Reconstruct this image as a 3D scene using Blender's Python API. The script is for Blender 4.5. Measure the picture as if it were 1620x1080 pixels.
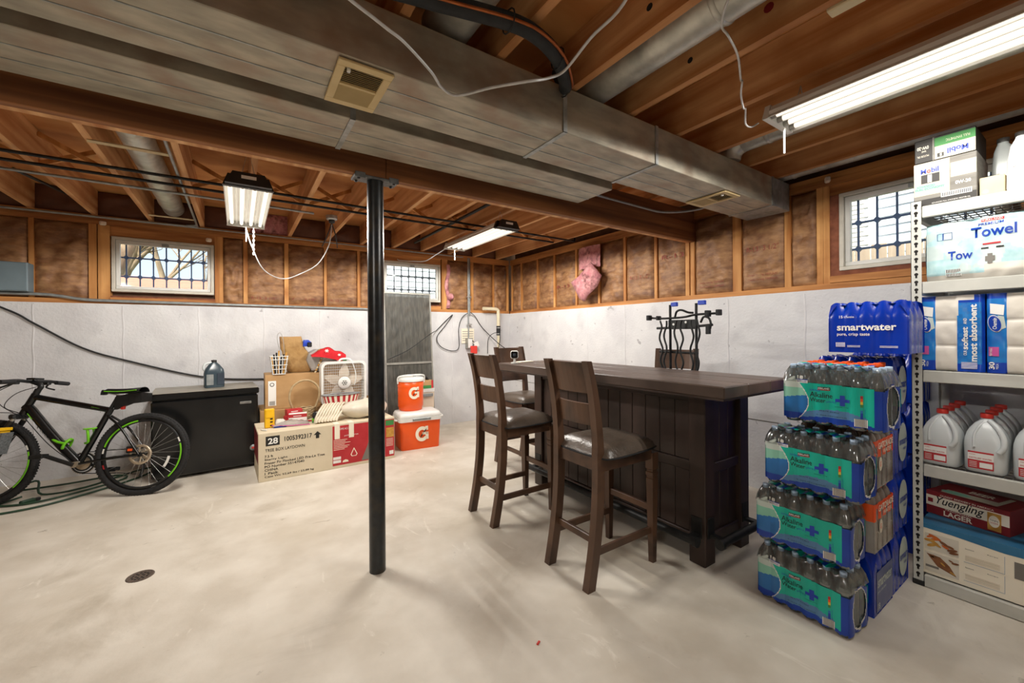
import bpy, math, random
from mathutils import Vector, Matrix, noise
for o in list(bpy.data.objects): bpy.data.objects.remove(o, do_unlink=True)
SC = bpy.context.scene
COL = SC.collection
PI = math.pi
R = math.radians
random.seed(7)

# ------------------------------------------------------------------ camera
H = 1.38
cam_d = bpy.data.cameras.new('camera'); cam = bpy.data.objects.new('camera', cam_d); COL.objects.link(cam)
cam_d.sensor_fit = 'HORIZONTAL'; cam_d.sensor_width = 36.0
cam_d.lens = 647.0 / 1620.0 * 36.0
cam_d.shift_y = -(540.0 - 526.2) / 1620.0
cam_d.clip_start = 0.02; cam_d.clip_end = 200
yaw = R(33.78); rol = R(-0.372)
F_ = Vector((math.sin(yaw), math.cos(yaw), 0)); R_ = Vector((math.cos(yaw), -math.sin(yaw), 0)); U_ = Vector((0, 0, 1))
R2 = R_ * math.cos(rol) + U_ * math.sin(rol); U2 = U_ * math.cos(rol) - R_ * math.sin(rol)
m3 = Matrix((R2, U2, -F_)).transposed()
cam.matrix_world = Matrix.Translation((0, 0, H)) @ m3.to_4x4()
SC.camera = cam

# ------------------------------------------------------------------ light of the day, exposure
W = bpy.data.worlds.new('sky'); SC.world = W; W.use_nodes = True
wn = W.node_tree.nodes; wl = W.node_tree.links
bg = wn['Background']
sk = wn.new('ShaderNodeTexSky'); sk.sky_type = 'HOSEK_WILKIE'; sk.turbidity = 3.0; sk.ground_albedo = 0.4
sk.sun_direction = Vector((-0.45, -0.6, 0.66)).normalized()
hz = wn.new('ShaderNodeMixRGB'); hz.inputs['Fac'].default_value = 0.55; hz.inputs['Color2'].default_value = (0.42, 0.46, 0.50, 1)   # thin high cloud whitens the whole sky
wl.new(sk.outputs[0], hz.inputs['Color1']); wl.new(hz.outputs[0], bg.inputs['Color']); bg.inputs['Strength'].default_value = 2.3
sun_d = bpy.data.lights.new('sun', 'SUN'); sun_d.energy = 6.5; sun_d.angle = R(0.6); sun_d.color = (1.0, 0.93, 0.82)
sun = bpy.data.objects.new('sun', sun_d); COL.objects.link(sun)
sun.rotation_euler = Vector((0.45, 0.6, -0.66)).to_track_quat('-Z', 'Y').to_euler(); sun.location = (-4, -4, 9)
vs = SC.view_settings
vs.view_transform = 'Standard'; vs.look = 'None'; vs.gamma = 1.0; vs.use_curve_mapping = False
vs.exposure = 0.92
TUBE = 0.50          # radiance of the shop-light tubes
LAMP_W = 4.2         # power of each of the 16 light points of a shop light

# ------------------------------------------------------------------ helpers
def lin(c):
    if isinstance(c, str):
        c = c.lstrip('#'); c = tuple(int(c[i:i+2], 16) / 255 for i in (0, 2, 4))
    return tuple(((v / 12.92) if v <= 0.04045 else ((v + 0.055) / 1.055) ** 2.4) for v in c[:3]) + (1.0,)

MATS = {}
def pm(name, c1, c2=None, scale=6.0, stretch=(1, 1, 1), rough=0.55, metal=0.0, bump=0.0, bscale=None, detail=6,
       c3=None, s3=1.5, lo=0.35, hi=0.65, coat=0.0, trans=0.0, spec=0.5, alpha=None, emit=None):
    """procedural principled material: two noise-mixed colours, optional large blotches (c3) and bump"""
    if name in MATS: return MATS[name]
    m = bpy.data.materials.new(name); m.use_nodes = True; MATS[name] = m
    nt = m.node_tree; n = nt.nodes; l = nt.links; b = n['Principled BSDF']
    b.inputs['Roughness'].default_value = rough; b.inputs['Metallic'].default_value = metal
    b.inputs['Specular IOR Level'].default_value = spec
    b.inputs['Coat Weight'].default_value = coat
    b.inputs['Transmission Weight'].default_value = trans
    if alpha is not None: b.inputs['Alpha'].default_value = alpha
    b.inputs['Base Color'].default_value = lin(c1)
    if emit:
        b.inputs['Emission Color'].default_value = lin(emit[0]); b.inputs['Emission Strength'].default_value = emit[1]
    if c2 is None: c2 = c1
    tc = n.new('ShaderNodeTexCoord'); mp = n.new('ShaderNodeMapping'); mp.inputs['Scale'].default_value = stretch
    l.new(tc.outputs['Object'], mp.inputs['Vector'])
    nz = n.new('ShaderNodeTexNoise'); nz.inputs['Scale'].default_value = scale; nz.inputs['Detail'].default_value = detail
    l.new(mp.outputs[0], nz.inputs['Vector'])
    cr = n.new('ShaderNodeValToRGB'); cr.color_ramp.elements[0].position = lo; cr.color_ramp.elements[1].position = hi
    cr.color_ramp.elements[0].color = lin(c1); cr.color_ramp.elements[1].color = lin(c2)
    l.new(nz.outputs['Fac'], cr.inputs['Fac']); out = cr.outputs['Color']
    if c3 is not None:
        n3 = n.new('ShaderNodeTexNoise'); n3.inputs['Scale'].default_value = s3; n3.inputs['Detail'].default_value = 5
        l.new(tc.outputs['Object'], n3.inputs['Vector'])
        r3 = n.new('ShaderNodeValToRGB'); r3.color_ramp.elements[0].position = 0.5; r3.color_ramp.elements[1].position = 0.72
        l.new(n3.outputs['Fac'], r3.inputs['Fac'])
        mx = n.new('ShaderNodeMixRGB'); l.new(r3.outputs['Color'], mx.inputs['Fac']); l.new(out, mx.inputs['Color1'])
        mx.inputs['Color2'].default_value = lin(c3); out = mx.outputs['Color']
    l.new(out, b.inputs['Base Color'])
    if bump:
        nb = nz
        if bscale:
            nb = n.new('ShaderNodeTexNoise'); nb.inputs['Scale'].default_value = bscale; nb.inputs['Detail'].default_value = 6
            l.new(mp.outputs[0], nb.inputs['Vector'])
        bp = n.new('ShaderNodeBump'); bp.inputs['Strength'].default_value = bump; bp.inputs['Distance'].default_value = 0.01
        l.new(nb.outputs['Fac'], bp.inputs['Height']); l.new(bp.outputs['Normal'], b.inputs['Normal'])
    return m

def film(name, tint='#ffffff', gloss=0.25, rough=0.12, opac=0.06):
    """clear plastic or window glass: see-through with a glossy skin"""
    if name in MATS: return MATS[name]
    m = bpy.data.materials.new(name); m.use_nodes = True; MATS[name] = m
    n = m.node_tree.nodes; l = m.node_tree.links
    for x in list(n): n.remove(x)
    o = n.new('ShaderNodeOutputMaterial'); tr = n.new('ShaderNodeBsdfTransparent'); tr.inputs[0].default_value = lin(tint)
    gl = n.new('ShaderNodeBsdfGlossy'); gl.inputs['Roughness'].default_value = rough
    df = n.new('ShaderNodeBsdfDiffuse'); df.inputs[0].default_value = lin(tint)
    fr = n.new('ShaderNodeFresnel'); fr.inputs[0].default_value = 1.35
    mu = n.new('ShaderNodeMath'); mu.operation = 'MULTIPLY_ADD'; mu.inputs[1].default_value = 1.0; mu.inputs[2].default_value = gloss * 0.3
    l.new(fr.outputs[0], mu.inputs[0])
    m1 = n.new('ShaderNodeMixShader'); m1.inputs[0].default_value = opac; l.new(tr.outputs[0], m1.inputs[1]); l.new(df.outputs[0], m1.inputs[2])
    m2 = n.new('ShaderNodeMixShader'); l.new(mu.outputs[0], m2.inputs[0]); l.new(m1.outputs[0], m2.inputs[1]); l.new(gl.outputs[0], m2.inputs[2])
    l.new(m2.outputs[0], o.inputs[0])
    return m

def glow(name, col, s):
    m = bpy.data.materials.new(name); m.use_nodes = True; MATS[name] = m
    b = m.node_tree.nodes['Principled BSDF']; b.inputs['Base Color'].default_value = lin(col)
    b.inputs['Emission Color'].default_value = lin(col); b.inputs['Emission Strength'].default_value = s
    return m

class MB:
    """collects faces; build() links them as one mesh object"""
    def __init__(s): s.v = []; s.f = []; s.m = []; s.s = []
    def add(s, vs_, fs, mi=0, smooth=False):
        b = len(s.v); s.v += [tuple(p) for p in vs_]
        for f in fs: s.f.append(tuple(i + b for i in f)); s.m.append(mi); s.s.append(smooth)
        return s
    def box(s, x0, x1, y0, y1, z0, z1, mi=0, M=None):
        p = [(x0,y0,z0),(x1,y0,z0),(x1,y1,z0),(x0,y1,z0),(x0,y0,z1),(x1,y0,z1),(x1,y1,z1),(x0,y1,z1)]
        if M is not None: p = [M @ Vector(q) for q in p]
        return s.add(p, [(3,2,1,0),(4,5,6,7),(0,1,5,4),(1,2,6,5),(2,3,7,6),(3,0,4,7)], mi)
    def rbox(s, x0, x1, y0, y1, z0, z1, r=0.005, mi=0, M=None):
        """box with chamfered edges"""
        X = (x0, x1); Y = (y0, y1); Z = (z0, z1); p = []; ix = {}
        for a in (0, 1):
            for b in (0, 1):
                for c in (0, 1):
                    sx = r if a == 0 else -r; sy = r if b == 0 else -r; sz = r if c == 0 else -r
                    for k, q in enumerate(((X[a], Y[b]+sy, Z[c]+sz), (X[a]+sx, Y[b], Z[c]+sz), (X[a]+sx, Y[b]+sy, Z[c]))):
                        ix[a,b,c,k] = len(p); p.append(q)
        f = []
        for a in (0, 1):
            q = [ix[a,0,0,0], ix[a,1,0,0], ix[a,1,1,0], ix[a,0,1,0]]; f.append(q if a else q[::-1])
            q = [ix[0,a,0,1], ix[1,a,0,1], ix[1,a,1,1], ix[0,a,1,1]]; f.append(q[::-1] if a else q)
            q = [ix[0,0,a,2], ix[1,0,a,2], ix[1,1,a,2], ix[0,1,a,2]]; f.append(q if a else q[::-1])
        for a in (0, 1):
            for b in (0, 1):
                f.append([ix[a,b,0,0], ix[a,b,1,0], ix[a,b,1,1], ix[a,b,0,1]][::1 if (a+b) % 2 else -1][::-1])
                f.append([ix[a,0,b,0], ix[a,1,b,0], ix[a,1,b,2], ix[a,0,b,2]][::1 if (a+b) % 2 else -1])
                f.append([ix[0,a,b,1], ix[1,a,b,1], ix[1,a,b,2], ix[0,a,b,2]][::1 if (a+b) % 2 else -1][::-1])
                for c in (0, 1): f.append([ix[a,b,c,0], ix[a,b,c,1], ix[a,b,c,2]][::1 if (a+b+c) % 2 else -1])
        if M is not None: p = [M @ Vector(q) for q in p]
        return s.add(p, f, mi)
    def tube(s, pts, r=0.01, n=8, mi=0, caps=True, closed=False, flat=1.0):
        pts = [Vector(p) for p in pts]; N = len(pts); rs = r if isinstance(r, (list, tuple)) else [r] * N
        vs_ = []; prev = None
        for i, p in enumerate(pts):
            if closed: t = (pts[(i+1) % N] - pts[i-1])
            else: t = pts[min(i+1, N-1)] - pts[max(i-1, 0)]
            t = t.normalized() if t.length > 1e-9 else Vector((0, 0, 1))
            if prev is None:
                a = Vector((0, 0, 1)) if abs(t.z) < 0.9 else Vector((1, 0, 0))
                u = t.cross(a).normalized()
            else:
                u = (prev - t * prev.dot(t)); u = u.normalized() if u.length > 1e-6 else t.orthogonal().normalized()
            prev = u; w = t.cross(u)
            for k in range(n):
                an = 2 * PI * k / n; vs_.append(p + (u * math.cos(an) + w * math.sin(an) * flat) * rs[i])
        fs = []
        for i in range(N if closed else N - 1):
            j = (i + 1) % N
            for k in range(n): fs.append((i*n+k, i*n+(k+1) % n, j*n+(k+1) % n, j*n+k))
        s.add(vs_, fs, mi, n > 5)
        if caps and not closed:
            s.add(vs_[:n], [tuple(range(n))[::-1]], mi); s.add(vs_[-n:], [tuple(range(n))], mi)
        return s
    def lathe(s, prof, n=16, c=(0, 0, 0), mi=0, smooth=True, M=None, axis='z'):
        vs_ = []
        for r, z in prof:
            for k in range(n):
                a = 2 * PI * k / n; q = (r * math.cos(a), r * math.sin(a), z)
                if axis == 'y': q = (q[0], -q[2], q[1])
                elif axis == 'x': q = (q[2], q[0], q[1])
                q = Vector(q)
                if M is not None: q = M @ q
                vs_.append(q + Vector(c))
        fs = [(i*n+k, i*n+(k+1) % n, (i+1)*n+(k+1) % n, (i+1)*n+k) for i in range(len(prof)-1) for k in range(n)]
        return s.add(vs_, fs, mi, smooth)
    def prism(s, poly, a, b, plane='xz', mi=0, M=None):
        """closed polygon extruded between a and b along the missing axis (convex or simple outline)"""
        def P(u, v, w): return {'xz': (u, w, v), 'xy': (u, v, w), 'yz': (w, u, v)}[plane]
        n = len(poly); p = [P(u, v, a) for u, v in poly] + [P(u, v, b) for u, v in poly]
        if M is not None: p = [M @ Vector(q) for q in p]
        fs = [(k, (k+1) % n, n+(k+1) % n, n+k) for k in range(n)] + [tuple(range(n))[::-1], tuple(range(n, 2*n))]
        return s.add(p, fs, mi)
    def grid(s, fn, nu, nv, mi=0, smooth=True):
        vs_ = [fn(i / nu, j / nv) for j in range(nv+1) for i in range(nu+1)]
        fs = [(j*(nu+1)+i, j*(nu+1)+i+1, (j+1)*(nu+1)+i+1, (j+1)*(nu+1)+i) for j in range(nv) for i in range(nu)]
        if callable(mi):
            b = len(s.v); s.v += [tuple(p) for p in vs_]
            for j in range(nv):
                for i in range(nu):
                    k = mi((i+.5)/nu, (j+.5)/nv)
                    if k is None: continue
                    s.f.append(tuple(q+b for q in fs[j*nu+i])); s.m.append(k); s.s.append(smooth)
            return s
        return s.add(vs_, fs, mi, smooth)
    def loft(s, rings, mi=0, smooth=True, caps=True):
        n = len(rings[0]); vs_ = [p for r_ in rings for p in r_]
        fs = [(i*n+k, i*n+(k+1) % n, (i+1)*n+(k+1) % n, (i+1)*n+k) for i in range(len(rings)-1) for k in range(n)]
        s.add(vs_, fs, mi, smooth)
        if caps: s.add(rings[0], [tuple(range(n))[::-1]], mi); s.add(rings[-1], [tuple(range(n))], mi)
        return s
    def mesh(s, name, mats):
        me = bpy.data.meshes.new(name); me.from_pydata(s.v, [], s.f)
        for m in (mats if isinstance(mats, (list, tuple)) else [mats]): me.materials.append(MATS[m] if isinstance(m, str) else m)
        me.polygons.foreach_set('material_index', s.m); me.polygons.foreach_set('use_smooth', s.s)
        me.update(); return me
    def build(s, name, mats, parent=None, loc=(0, 0, 0), rz=0.0, label=None):
        return put(name, s.mesh(name, mats), parent, loc, rz, label)

def put(name, me, parent=None, loc=(0, 0, 0), rz=0.0, label=None, rot=None, sc=None):
    o = bpy.data.objects.new(name, me); COL.objects.link(o); o.location = loc
    o.rotation_euler = rot if rot else (0, 0, rz)
    if sc: o.scale = sc
    if parent is not None: o.parent = parent
    if label: o['label'] = label
    return o
def thing(name, label, cat, loc=(0, 0, 0), rz=0.0, group=None):
    o = put(name, None, None, loc, rz); o.empty_display_size = 0.05
    return tag(o, label, cat, group)
def tag(o, label, cat, group=None, kind=None):
    if label: o['label'] = label
    if cat: o['category'] = cat
    if group: o['group'] = group
    if kind: o['kind'] = kind
    return o
def struct(name, mb, mats, label=None):
    o = mb.build(name, mats); o['kind'] = 'structure'
    if label: o['label'] = label
    return o
def kids(o): return [c for c in COL.objects if c.parent == o]
def dup(root, loc, rz=0.0, label=None, group=None, parent=None, table=None):
    r = root.copy(); COL.objects.link(r); r.location = loc; r.rotation_euler = (0, 0, rz)
    if label: r['label'] = label
    if group: r['group'] = group
    for ch in kids(root):
        c = ch.copy(); COL.objects.link(c); c.parent = r
        for g in kids(ch):
            d = g.copy(); COL.objects.link(d); d.parent = c
    return r

# lettering is queued and turned into meshes in one go at the end
TXT = []
def text(body, x, z, h, mat, parent, w=None, fn=None, bold=0.0, shear=0.0, name='lettering', rot=0.0, flipx=False, spacing=1.0):
    """lettering with lower-left corner (x, z) and height h in the parent's front plane (y = 0, or fn(x, z) -> point)"""
    TXT.append((body, x, z, h, mat, parent, w, fn, bold, shear, name, rot, flipx, spacing))
def flush_text():
    obs = []
    for t in TXT:
        cu = bpy.data.curves.new('t', 'FONT'); cu.body = t[0]; cu.size = 1.0; cu.offset = t[8]; cu.shear = t[9]
        cu.space_character = t[13]; cu.resolution_u = 3; cu.fill_mode = 'BOTH'
        o = bpy.data.objects.new('t', cu); COL.objects.link(o); obs.append(o)
    bpy.context.view_layer.update(); dg = bpy.context.evaluated_depsgraph_get()
    cache = {}
    for o, t in zip(obs, TXT):
        me = bpy.data.meshes.new_from_object(o.evaluated_get(dg)); body, x, z, h, mat, par, w, fn, _, _, name, rot, flipx, _ = t
        if not me.vertices: continue
        xs = [v.co.x for v in me.vertices]; ys = [v.co.y for v in me.vertices]
        x0, x1, y0, y1 = min(xs), max(xs), min(ys), max(ys); sy = h / (y1 - y0); sx = sy if w is None else w / (x1 - x0)
        cr, sr = math.cos(rot), math.sin(rot)
        for v in me.vertices:
            a = (v.co.x - x0) * sx; b = (v.co.y - y0) * sy
            a, b = a * cr - b * sr, a * sr + b * cr
            v.co = fn(x + a, z + b) if fn else (x + a, -0.0012, z + b)
        me.materials.clear(); me.materials.append(MATS[mat]); me.update()
        put(name, me, par)
    for o in obs:
        cu = o.data; bpy.data.objects.remove(o); bpy.data.curves.remove(cu)

def cat(pts, k=6):
    """Catmull-Rom through the points"""
    P = [Vector(p) for p in pts]; P = [P[0]*2-P[1]] + P + [P[-1]*2-P[-2]]; out = []
    for i in range(1, len(P)-2):
        for j in range(k):
            t = j / k; a, b, c, d = P[i-1], P[i], P[i+1], P[i+2]
            out.append(0.5*((2*b)+(c-a)*t+(2*a-5*b+4*c-d)*t*t+(3*b-a-3*c+d)*t**3))
    out.append(P[-2]); return out
# ------------------------------------------------------------------ materials
pm('concrete_floor', '#cbc2b3', '#ded7ca', scale=3.2, rough=0.5, bump=0.12, bscale=28, c3='#bfb4a1', s3=0.9, spec=0.4)
def stain_floor():
    m = MATS['concrete_floor']; nt = m.node_tree; n = nt.nodes; l = nt.links; b = n['Principled BSDF']
    cur = b.inputs['Base Color'].links[0].from_socket; tc = n.new('ShaderNodeTexCoord')
    def layer(cur, scale, lo, hi, col, st, dist=0.6, mx_=0.8):
        mp = n.new('ShaderNodeMapping'); mp.inputs['Scale'].default_value = st; l.new(tc.outputs['Object'], mp.inputs['Vector'])
        z = n.new('ShaderNodeTexNoise'); z.inputs['Scale'].default_value = scale; z.inputs['Detail'].default_value = 9; z.inputs['Roughness'].default_value = 0.65; z.inputs['Distortion'].default_value = dist
        l.new(mp.outputs[0], z.inputs['Vector']); r = n.new('ShaderNodeValToRGB'); r.color_ramp.elements[0].position = lo; r.color_ramp.elements[1].position = hi
        r.color_ramp.elements[1].color = (mx_, mx_, mx_, 1); l.new(z.outputs['Fac'], r.inputs['Fac'])
        m = n.new('ShaderNodeMixRGB'); l.new(r.outputs['Color'], m.inputs['Fac']); l.new(cur, m.inputs['Color1']); m.inputs['Color2'].default_value = lin(col); l.new(m.outputs['Color'], b.inputs['Base Color'])
        return m.outputs['Color']
    cur = layer(cur, 1.1, .55, .75, '#a79b88', (1, 1, 1), 1.5, .55)
    cur = layer(cur, 5.0, .66, .72, '#8d8270', (1, 1.6, 1), .8, .6)
    cur = layer(cur, 26.0, .70, .74, '#6f675a', (1, 1, 1), .2, .7)
    cur = layer(cur, 3.0, .62, .70, '#ece6da', (2.2, .8, 1), 1.2, .6)
stain_floor()
pm('white_wall', '#d2d2d4', '#dbdbdc', scale=4, rough=0.8, bump=0.35, bscale=45, c3='#cac9cc', s3=2.2)
pm('seam_white', '#cfced0', '#dcdbdd', scale=12, rough=0.85, bump=0.3)
pm('stud_x', '#a5682f', '#daa363', scale=13, stretch=(1, 1, .06), rough=0.7, bump=0.15, c3='#a4672f', s3=3)
pm('plate_y', '#8f5526', '#cf9253', scale=13, stretch=(1, .1, 1), rough=0.7, bump=0.15)
pm('plate_x', '#8f5526', '#cf9253', scale=13, stretch=(.1, 1, 1), rough=0.7, bump=0.15)
pm('joist', '#b0703a', '#e6b681', scale=11, stretch=(1, .05, 1), rough=0.72, bump=0.12, c3='#a0622f', s3=2)
pm('beam_wood', '#5f3518', '#a0683a', scale=10, stretch=(.05, 1, 1.6), rough=0.72, bump=0.2, c3='#744524', s3=1.3)
pm('subfloor', '#c28248', '#d89f62', scale=5, stretch=(.4, 1, 1), rough=0.8, c3='#96592c', s3=1.2)
pm('sheathing', '#5a4030', '#6b4d38', scale=9, rough=0.9, bump=0.3)
pm('kraft', '#7d5536', '#ad8258', scale=9, stretch=(1, 1, 2.2), rough=0.6, bump=0.9, bscale=13, c3='#6a4632', s3=4)
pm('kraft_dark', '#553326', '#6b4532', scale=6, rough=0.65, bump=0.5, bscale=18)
pm('pink_wool', '#b5737a', '#d79d9c', scale=14, rough=0.95, bump=0.9, bscale=30, c3='#6b3f42', s3=13)
pm('batt_print', '#8a4034', rough=0.8)
pm('galv', '#9aa09f', '#b6baba', scale=26, rough=0.45, metal=0.55, bump=0.05, c3='#7f827f', s3=7, detail=3)
pm('galv_dull', '#9a9486', '#bfb8a6', scale=14, stretch=(.35, 1, 1), rough=0.55, metal=0.45, bump=0.1, c3='#a08c7a', s3=4)
pm('galv_pipe', '#bcbcb4', '#d2d1c8', scale=18, rough=0.38, metal=0.5, bump=0.05, c3='#8b8b84', s3=5)
pm('grille_beige', '#d6bf8c', '#cdb582', scale=10, rough=0.5)
pm('dark_hole', '#17130f', rough=0.9)
pm('post_black', '#14181b', '#23282b', scale=22, rough=0.28, bump=0.06, c3='#3a3226', s3=9)
pm('steel', '#a8a9a8', '#c2c2bf', scale=20, rough=0.35, metal=0.8)
pm('conduit', '#8d9394', '#a3a8a8', scale=18, rough=0.45, metal=0.5)
pm('black_iron', '#1b1c1d', '#2b2c2c', scale=20, rough=0.5, metal=0.4)
pm('black_plastic', '#101112', '#1a1b1c', scale=30, rough=0.45)
pm('black_gloss', '#0b0c0d', '#131415', scale=8, rough=0.22)
pm('black_rubber', '#17181a', '#212225', scale=40, rough=0.75, bump=0.1)
pm('grey_box', '#66777f', '#6f8088', scale=7, rough=0.45)
pm('white_plastic', '#dcdcd8', '#e6e6e2', scale=12, rough=0.4)
pm('white_paint', '#d7d7d2', '#dfdfda', scale=9, rough=0.45)
pm('win_frame', '#c5c0b3', '#d2cdc0', scale=14, rough=0.6, bump=0.1)
pm('foam_brown', '#6e3d2a', '#8a543c', scale=16, rough=0.95, bump=0.8)
pm('lattice_blue', '#2f4d7a', '#3a5a8a', scale=12, rough=0.5)
pm('lattice_dark', '#27323f', '#333f4c', scale=12, rough=0.5)
pm('pvc', '#d9cfb0', '#e3d9bc', scale=9, rough=0.35)
pm('cable_black', '#1d1e20', rough=0.55)
pm('cable_white', '#bfc0bf', '#cfcfce', scale=30, rough=0.35, metal=0.2)
pm('cable_green', '#1f3b2b', '#27482f', scale=9, rough=0.5)
pm('copper', '#a4582c', '#b96a38', scale=20, rough=0.35, metal=0.6)
pm('hose_foam', '#26282a', '#303234', scale=25, rough=0.8, bump=0.2)
pm('bar_wood', '#2b1e17', '#40302a', scale=6, stretch=(1, 1, .15), rough=0.42, bump=0.1, c3='#22170f', s3=4)
pm('bar_top', '#4a3c34', '#62524a', scale=5, stretch=(1.4, .12, 1), rough=0.38, bump=0.1, c3='#3a2d26', s3=3)
pm('stool_wood', '#463022', '#5f4432', scale=7, stretch=(1, 1, .2), rough=0.4, bump=0.08, c3='#2c1d15', s3=5)
pm('leather', '#4b4138', '#5d5248', scale=9, rough=0.32, bump=0.25, bscale=60)
pm('cardboard', '#b08a5c', '#bd986a', scale=4, stretch=(1, 1, 3), rough=0.85, c3='#a57f52', s3=3)
pm('cardboard_pale', '#d3c6ab', '#dccfb5', scale=4, rough=0.8)
pm('paper_kraft', '#94703f', '#bd975f', scale=9, rough=0.7, bump=1.0, bscale=14, c3='#86623a', s3=9)
pm('print_black', '#1e1c1a', rough=0.7)
pm('print_grey', '#77736c', rough=0.7)
pm('print_white', '#ecebe6', rough=0.55)
pm('print_red', '#b3242c', '#bd2f36', scale=8, rough=0.5)
pm('print_blue', '#1a3fb4', rough=0.5)
pm('print_cream', '#efe6d0', '#f3ebd8', scale=5, rough=0.55)
pm('print_green', '#3f8a46', rough=0.55)
pm('print_pink', '#c8569a', rough=0.5)
pm('print_orange', '#ef5a1e', rough=0.45)
pm('print_yellow', '#e8c93a', rough=0.5)
pm('print_teal', '#00b29c', '#04bda8', scale=5, rough=0.3)
pm('print_deep', '#0638a0', '#0942b0', scale=6, rough=0.3)
pm('print_mid', '#1f6cb4', '#2a78be', scale=6, rough=0.3)
pm('print_haze', '#4f7fb0', '#5a8ab8', scale=6, rough=0.3)
pm('print_mint', '#8ccab4', rough=0.35)
pm('print_snow', '#c6d3cd', rough=0.35)
pm('orange_plastic', '#ee560f', '#f25d18', scale=5, rough=0.35)
pm('yellow_plastic', '#eab312', '#f0bc20', scale=9, rough=0.4)
pm('lime_plastic', '#6fc51e', '#7ad028', scale=9, rough=0.35)
pm('red_plastic', '#d8352a', '#e04034', scale=9, rough=0.4)
pm('dark_red', '#7d1d20', '#8a2226', scale=9, rough=0.5)
pm('beige_plastic', '#d8c7b2', '#e0d0bc', scale=6, rough=0.5)
pm('rack_paint', '#b9b9b1', '#c3c3bb', scale=9, rough=0.5)
pm('milky', '#d9dfe0', '#e2e7e7', scale=5, rough=0.3, trans=0.12)
pm('cloth_white', '#d8cdb8', '#e6dcc9', scale=9, rough=0.9, bump=0.4)
pm('bag_white', '#d5cbb9', '#e4dccd', scale=7, rough=0.35, bump=0.4, bscale=12)
pm('red_cloth', '#b8141f', '#c81e28', scale=20, rough=0.9, bump=0.3)
pm('straw', '#a58d68', '#bca57f', scale=22, rough=0.9, bump=0.5)
pm('mesh_screen', '#3b3a35', '#56544c', scale=5, stretch=(9, 9, 1.2), rough=0.6, alpha=0.93)
pm('alu', '#8f8d86', '#a19f97', scale=12, rough=0.5, metal=0.4)
pm('fluid_blue', '#3a4a54', '#45565f', scale=4, rough=0.25, trans=0.2)
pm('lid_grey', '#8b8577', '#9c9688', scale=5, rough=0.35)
pm('smart_blue', '#032c98', '#0536ac', scale=5, rough=0.22, bump=0.12, bscale=18)
pm('smart_dim', '#3a4a86', '#46568f', scale=5, rough=0.35, bump=0.2, bscale=14)
pm('gator_film', '#8e8a84', '#aaa69e', scale=8, rough=0.25, bump=0.3, bscale=16, c3='#6e5f54', s3=6)
film('bottle_clear', '#c9d8da', gloss=0.6, rough=0.08, opac=0.12)
film('bottle_dark', '#b9aaa0', gloss=0.5, rough=0.12, opac=0.45)
pm('cap_blue', '#a9c4e4', '#b8d0ea', scale=9, rough=0.35)
pm('tp_blue', '#1b63b8', '#2a86cf', scale=9, rough=0.25)
pm('tp_white', '#d6d0c4', '#e3ddd2', scale=4, rough=0.45, bump=0.4, bscale=10)
pm('towel_film', '#bfd2d2', '#d0dedc', scale=7, rough=0.25, bump=0.25, bscale=14)
pm('towel_dots', '#a8cfd4', '#c2dfe0', scale=30, rough=0.3)
pm('oil_silver', '#8f9492', '#a3a7a5', scale=6, rough=0.35, metal=0.25)
pm('carton_grey', '#716e67', '#8d8a83', scale=9, stretch=(.5, 1, 5), rough=0.6)
pm('carton_cream', '#c4bda8', '#cec7b2', scale=5, rough=0.6)
pm('carton_dark', '#24221f', '#302d29', scale=7, rough=0.55)
pm('pine', '#d3c19a', '#e0d0ab', scale=8, stretch=(1, .15, 1), rough=0.65)
pm('food_blue', '#2a6c94', '#377aa2', scale=7, rough=0.45)
pm('food_brown', '#6e4325', '#8d5a33', scale=30, rough=0.55)
pm('food_gold', '#b9822f', '#cfa04b', scale=26, rough=0.55)
pm('food_carrot', '#c25a1c', '#d6702b', scale=20, rough=0.5)
pm('plate_white', '#d9d2c2', rough=0.4)
pm('siding', '#c9cfd6', '#d5dadf', scale=5, rough=0.6)
pm('siding_trim', '#e6e8ea', rough=0.6)
pm('brick_white', '#d2cdc4', '#e0dbd2', scale=9, rough=0.85)
pm('fence_wood', '#b39c86', '#c8b29c', scale=6, stretch=(3, 3, .3), rough=0.85)
pm('roof_red', '#b87a62', '#c98d74', scale=5, stretch=(.4, 3, 1), rough=0.85)
pm('bark', '#7e6a55', '#a28d72', scale=12, stretch=(1, 1, .4), rough=0.95, bump=0.6)
pm('lawn', '#6f7a4a', '#848a58', scale=9, rough=0.95)
pm('disc_steel', '#b4a48e', '#c9baa4', scale=20, rough=0.35, metal=0.6)
pm('tyre', '#1a1a1b', '#252526', scale=60, rough=0.8, bump=0.6)
pm('tread_grey', '#55585a', '#6a6d6f', scale=60, rough=0.85, bump=0.9)
pm('hidden_carton', '#a07c52', '#ad895d', scale=4, rough=0.85)
film('glass', '#f4f8fa', gloss=0.1, rough=0.03, opac=0.02)
film('clear_film', '#eef2f2', gloss=0.25, rough=0.15, opac=0.05)
film('hazy_bag', '#d9d4cf', gloss=0.25, rough=0.25, opac=0.45)
glow('tube_light', '#fff6e8', TUBE)
pm('reflector', '#e8e8e4', rough=0.3)
pm('far_wall', '#6a5a4a', '#7d6b58', scale=3, rough=0.85, bump=0.3)
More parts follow.
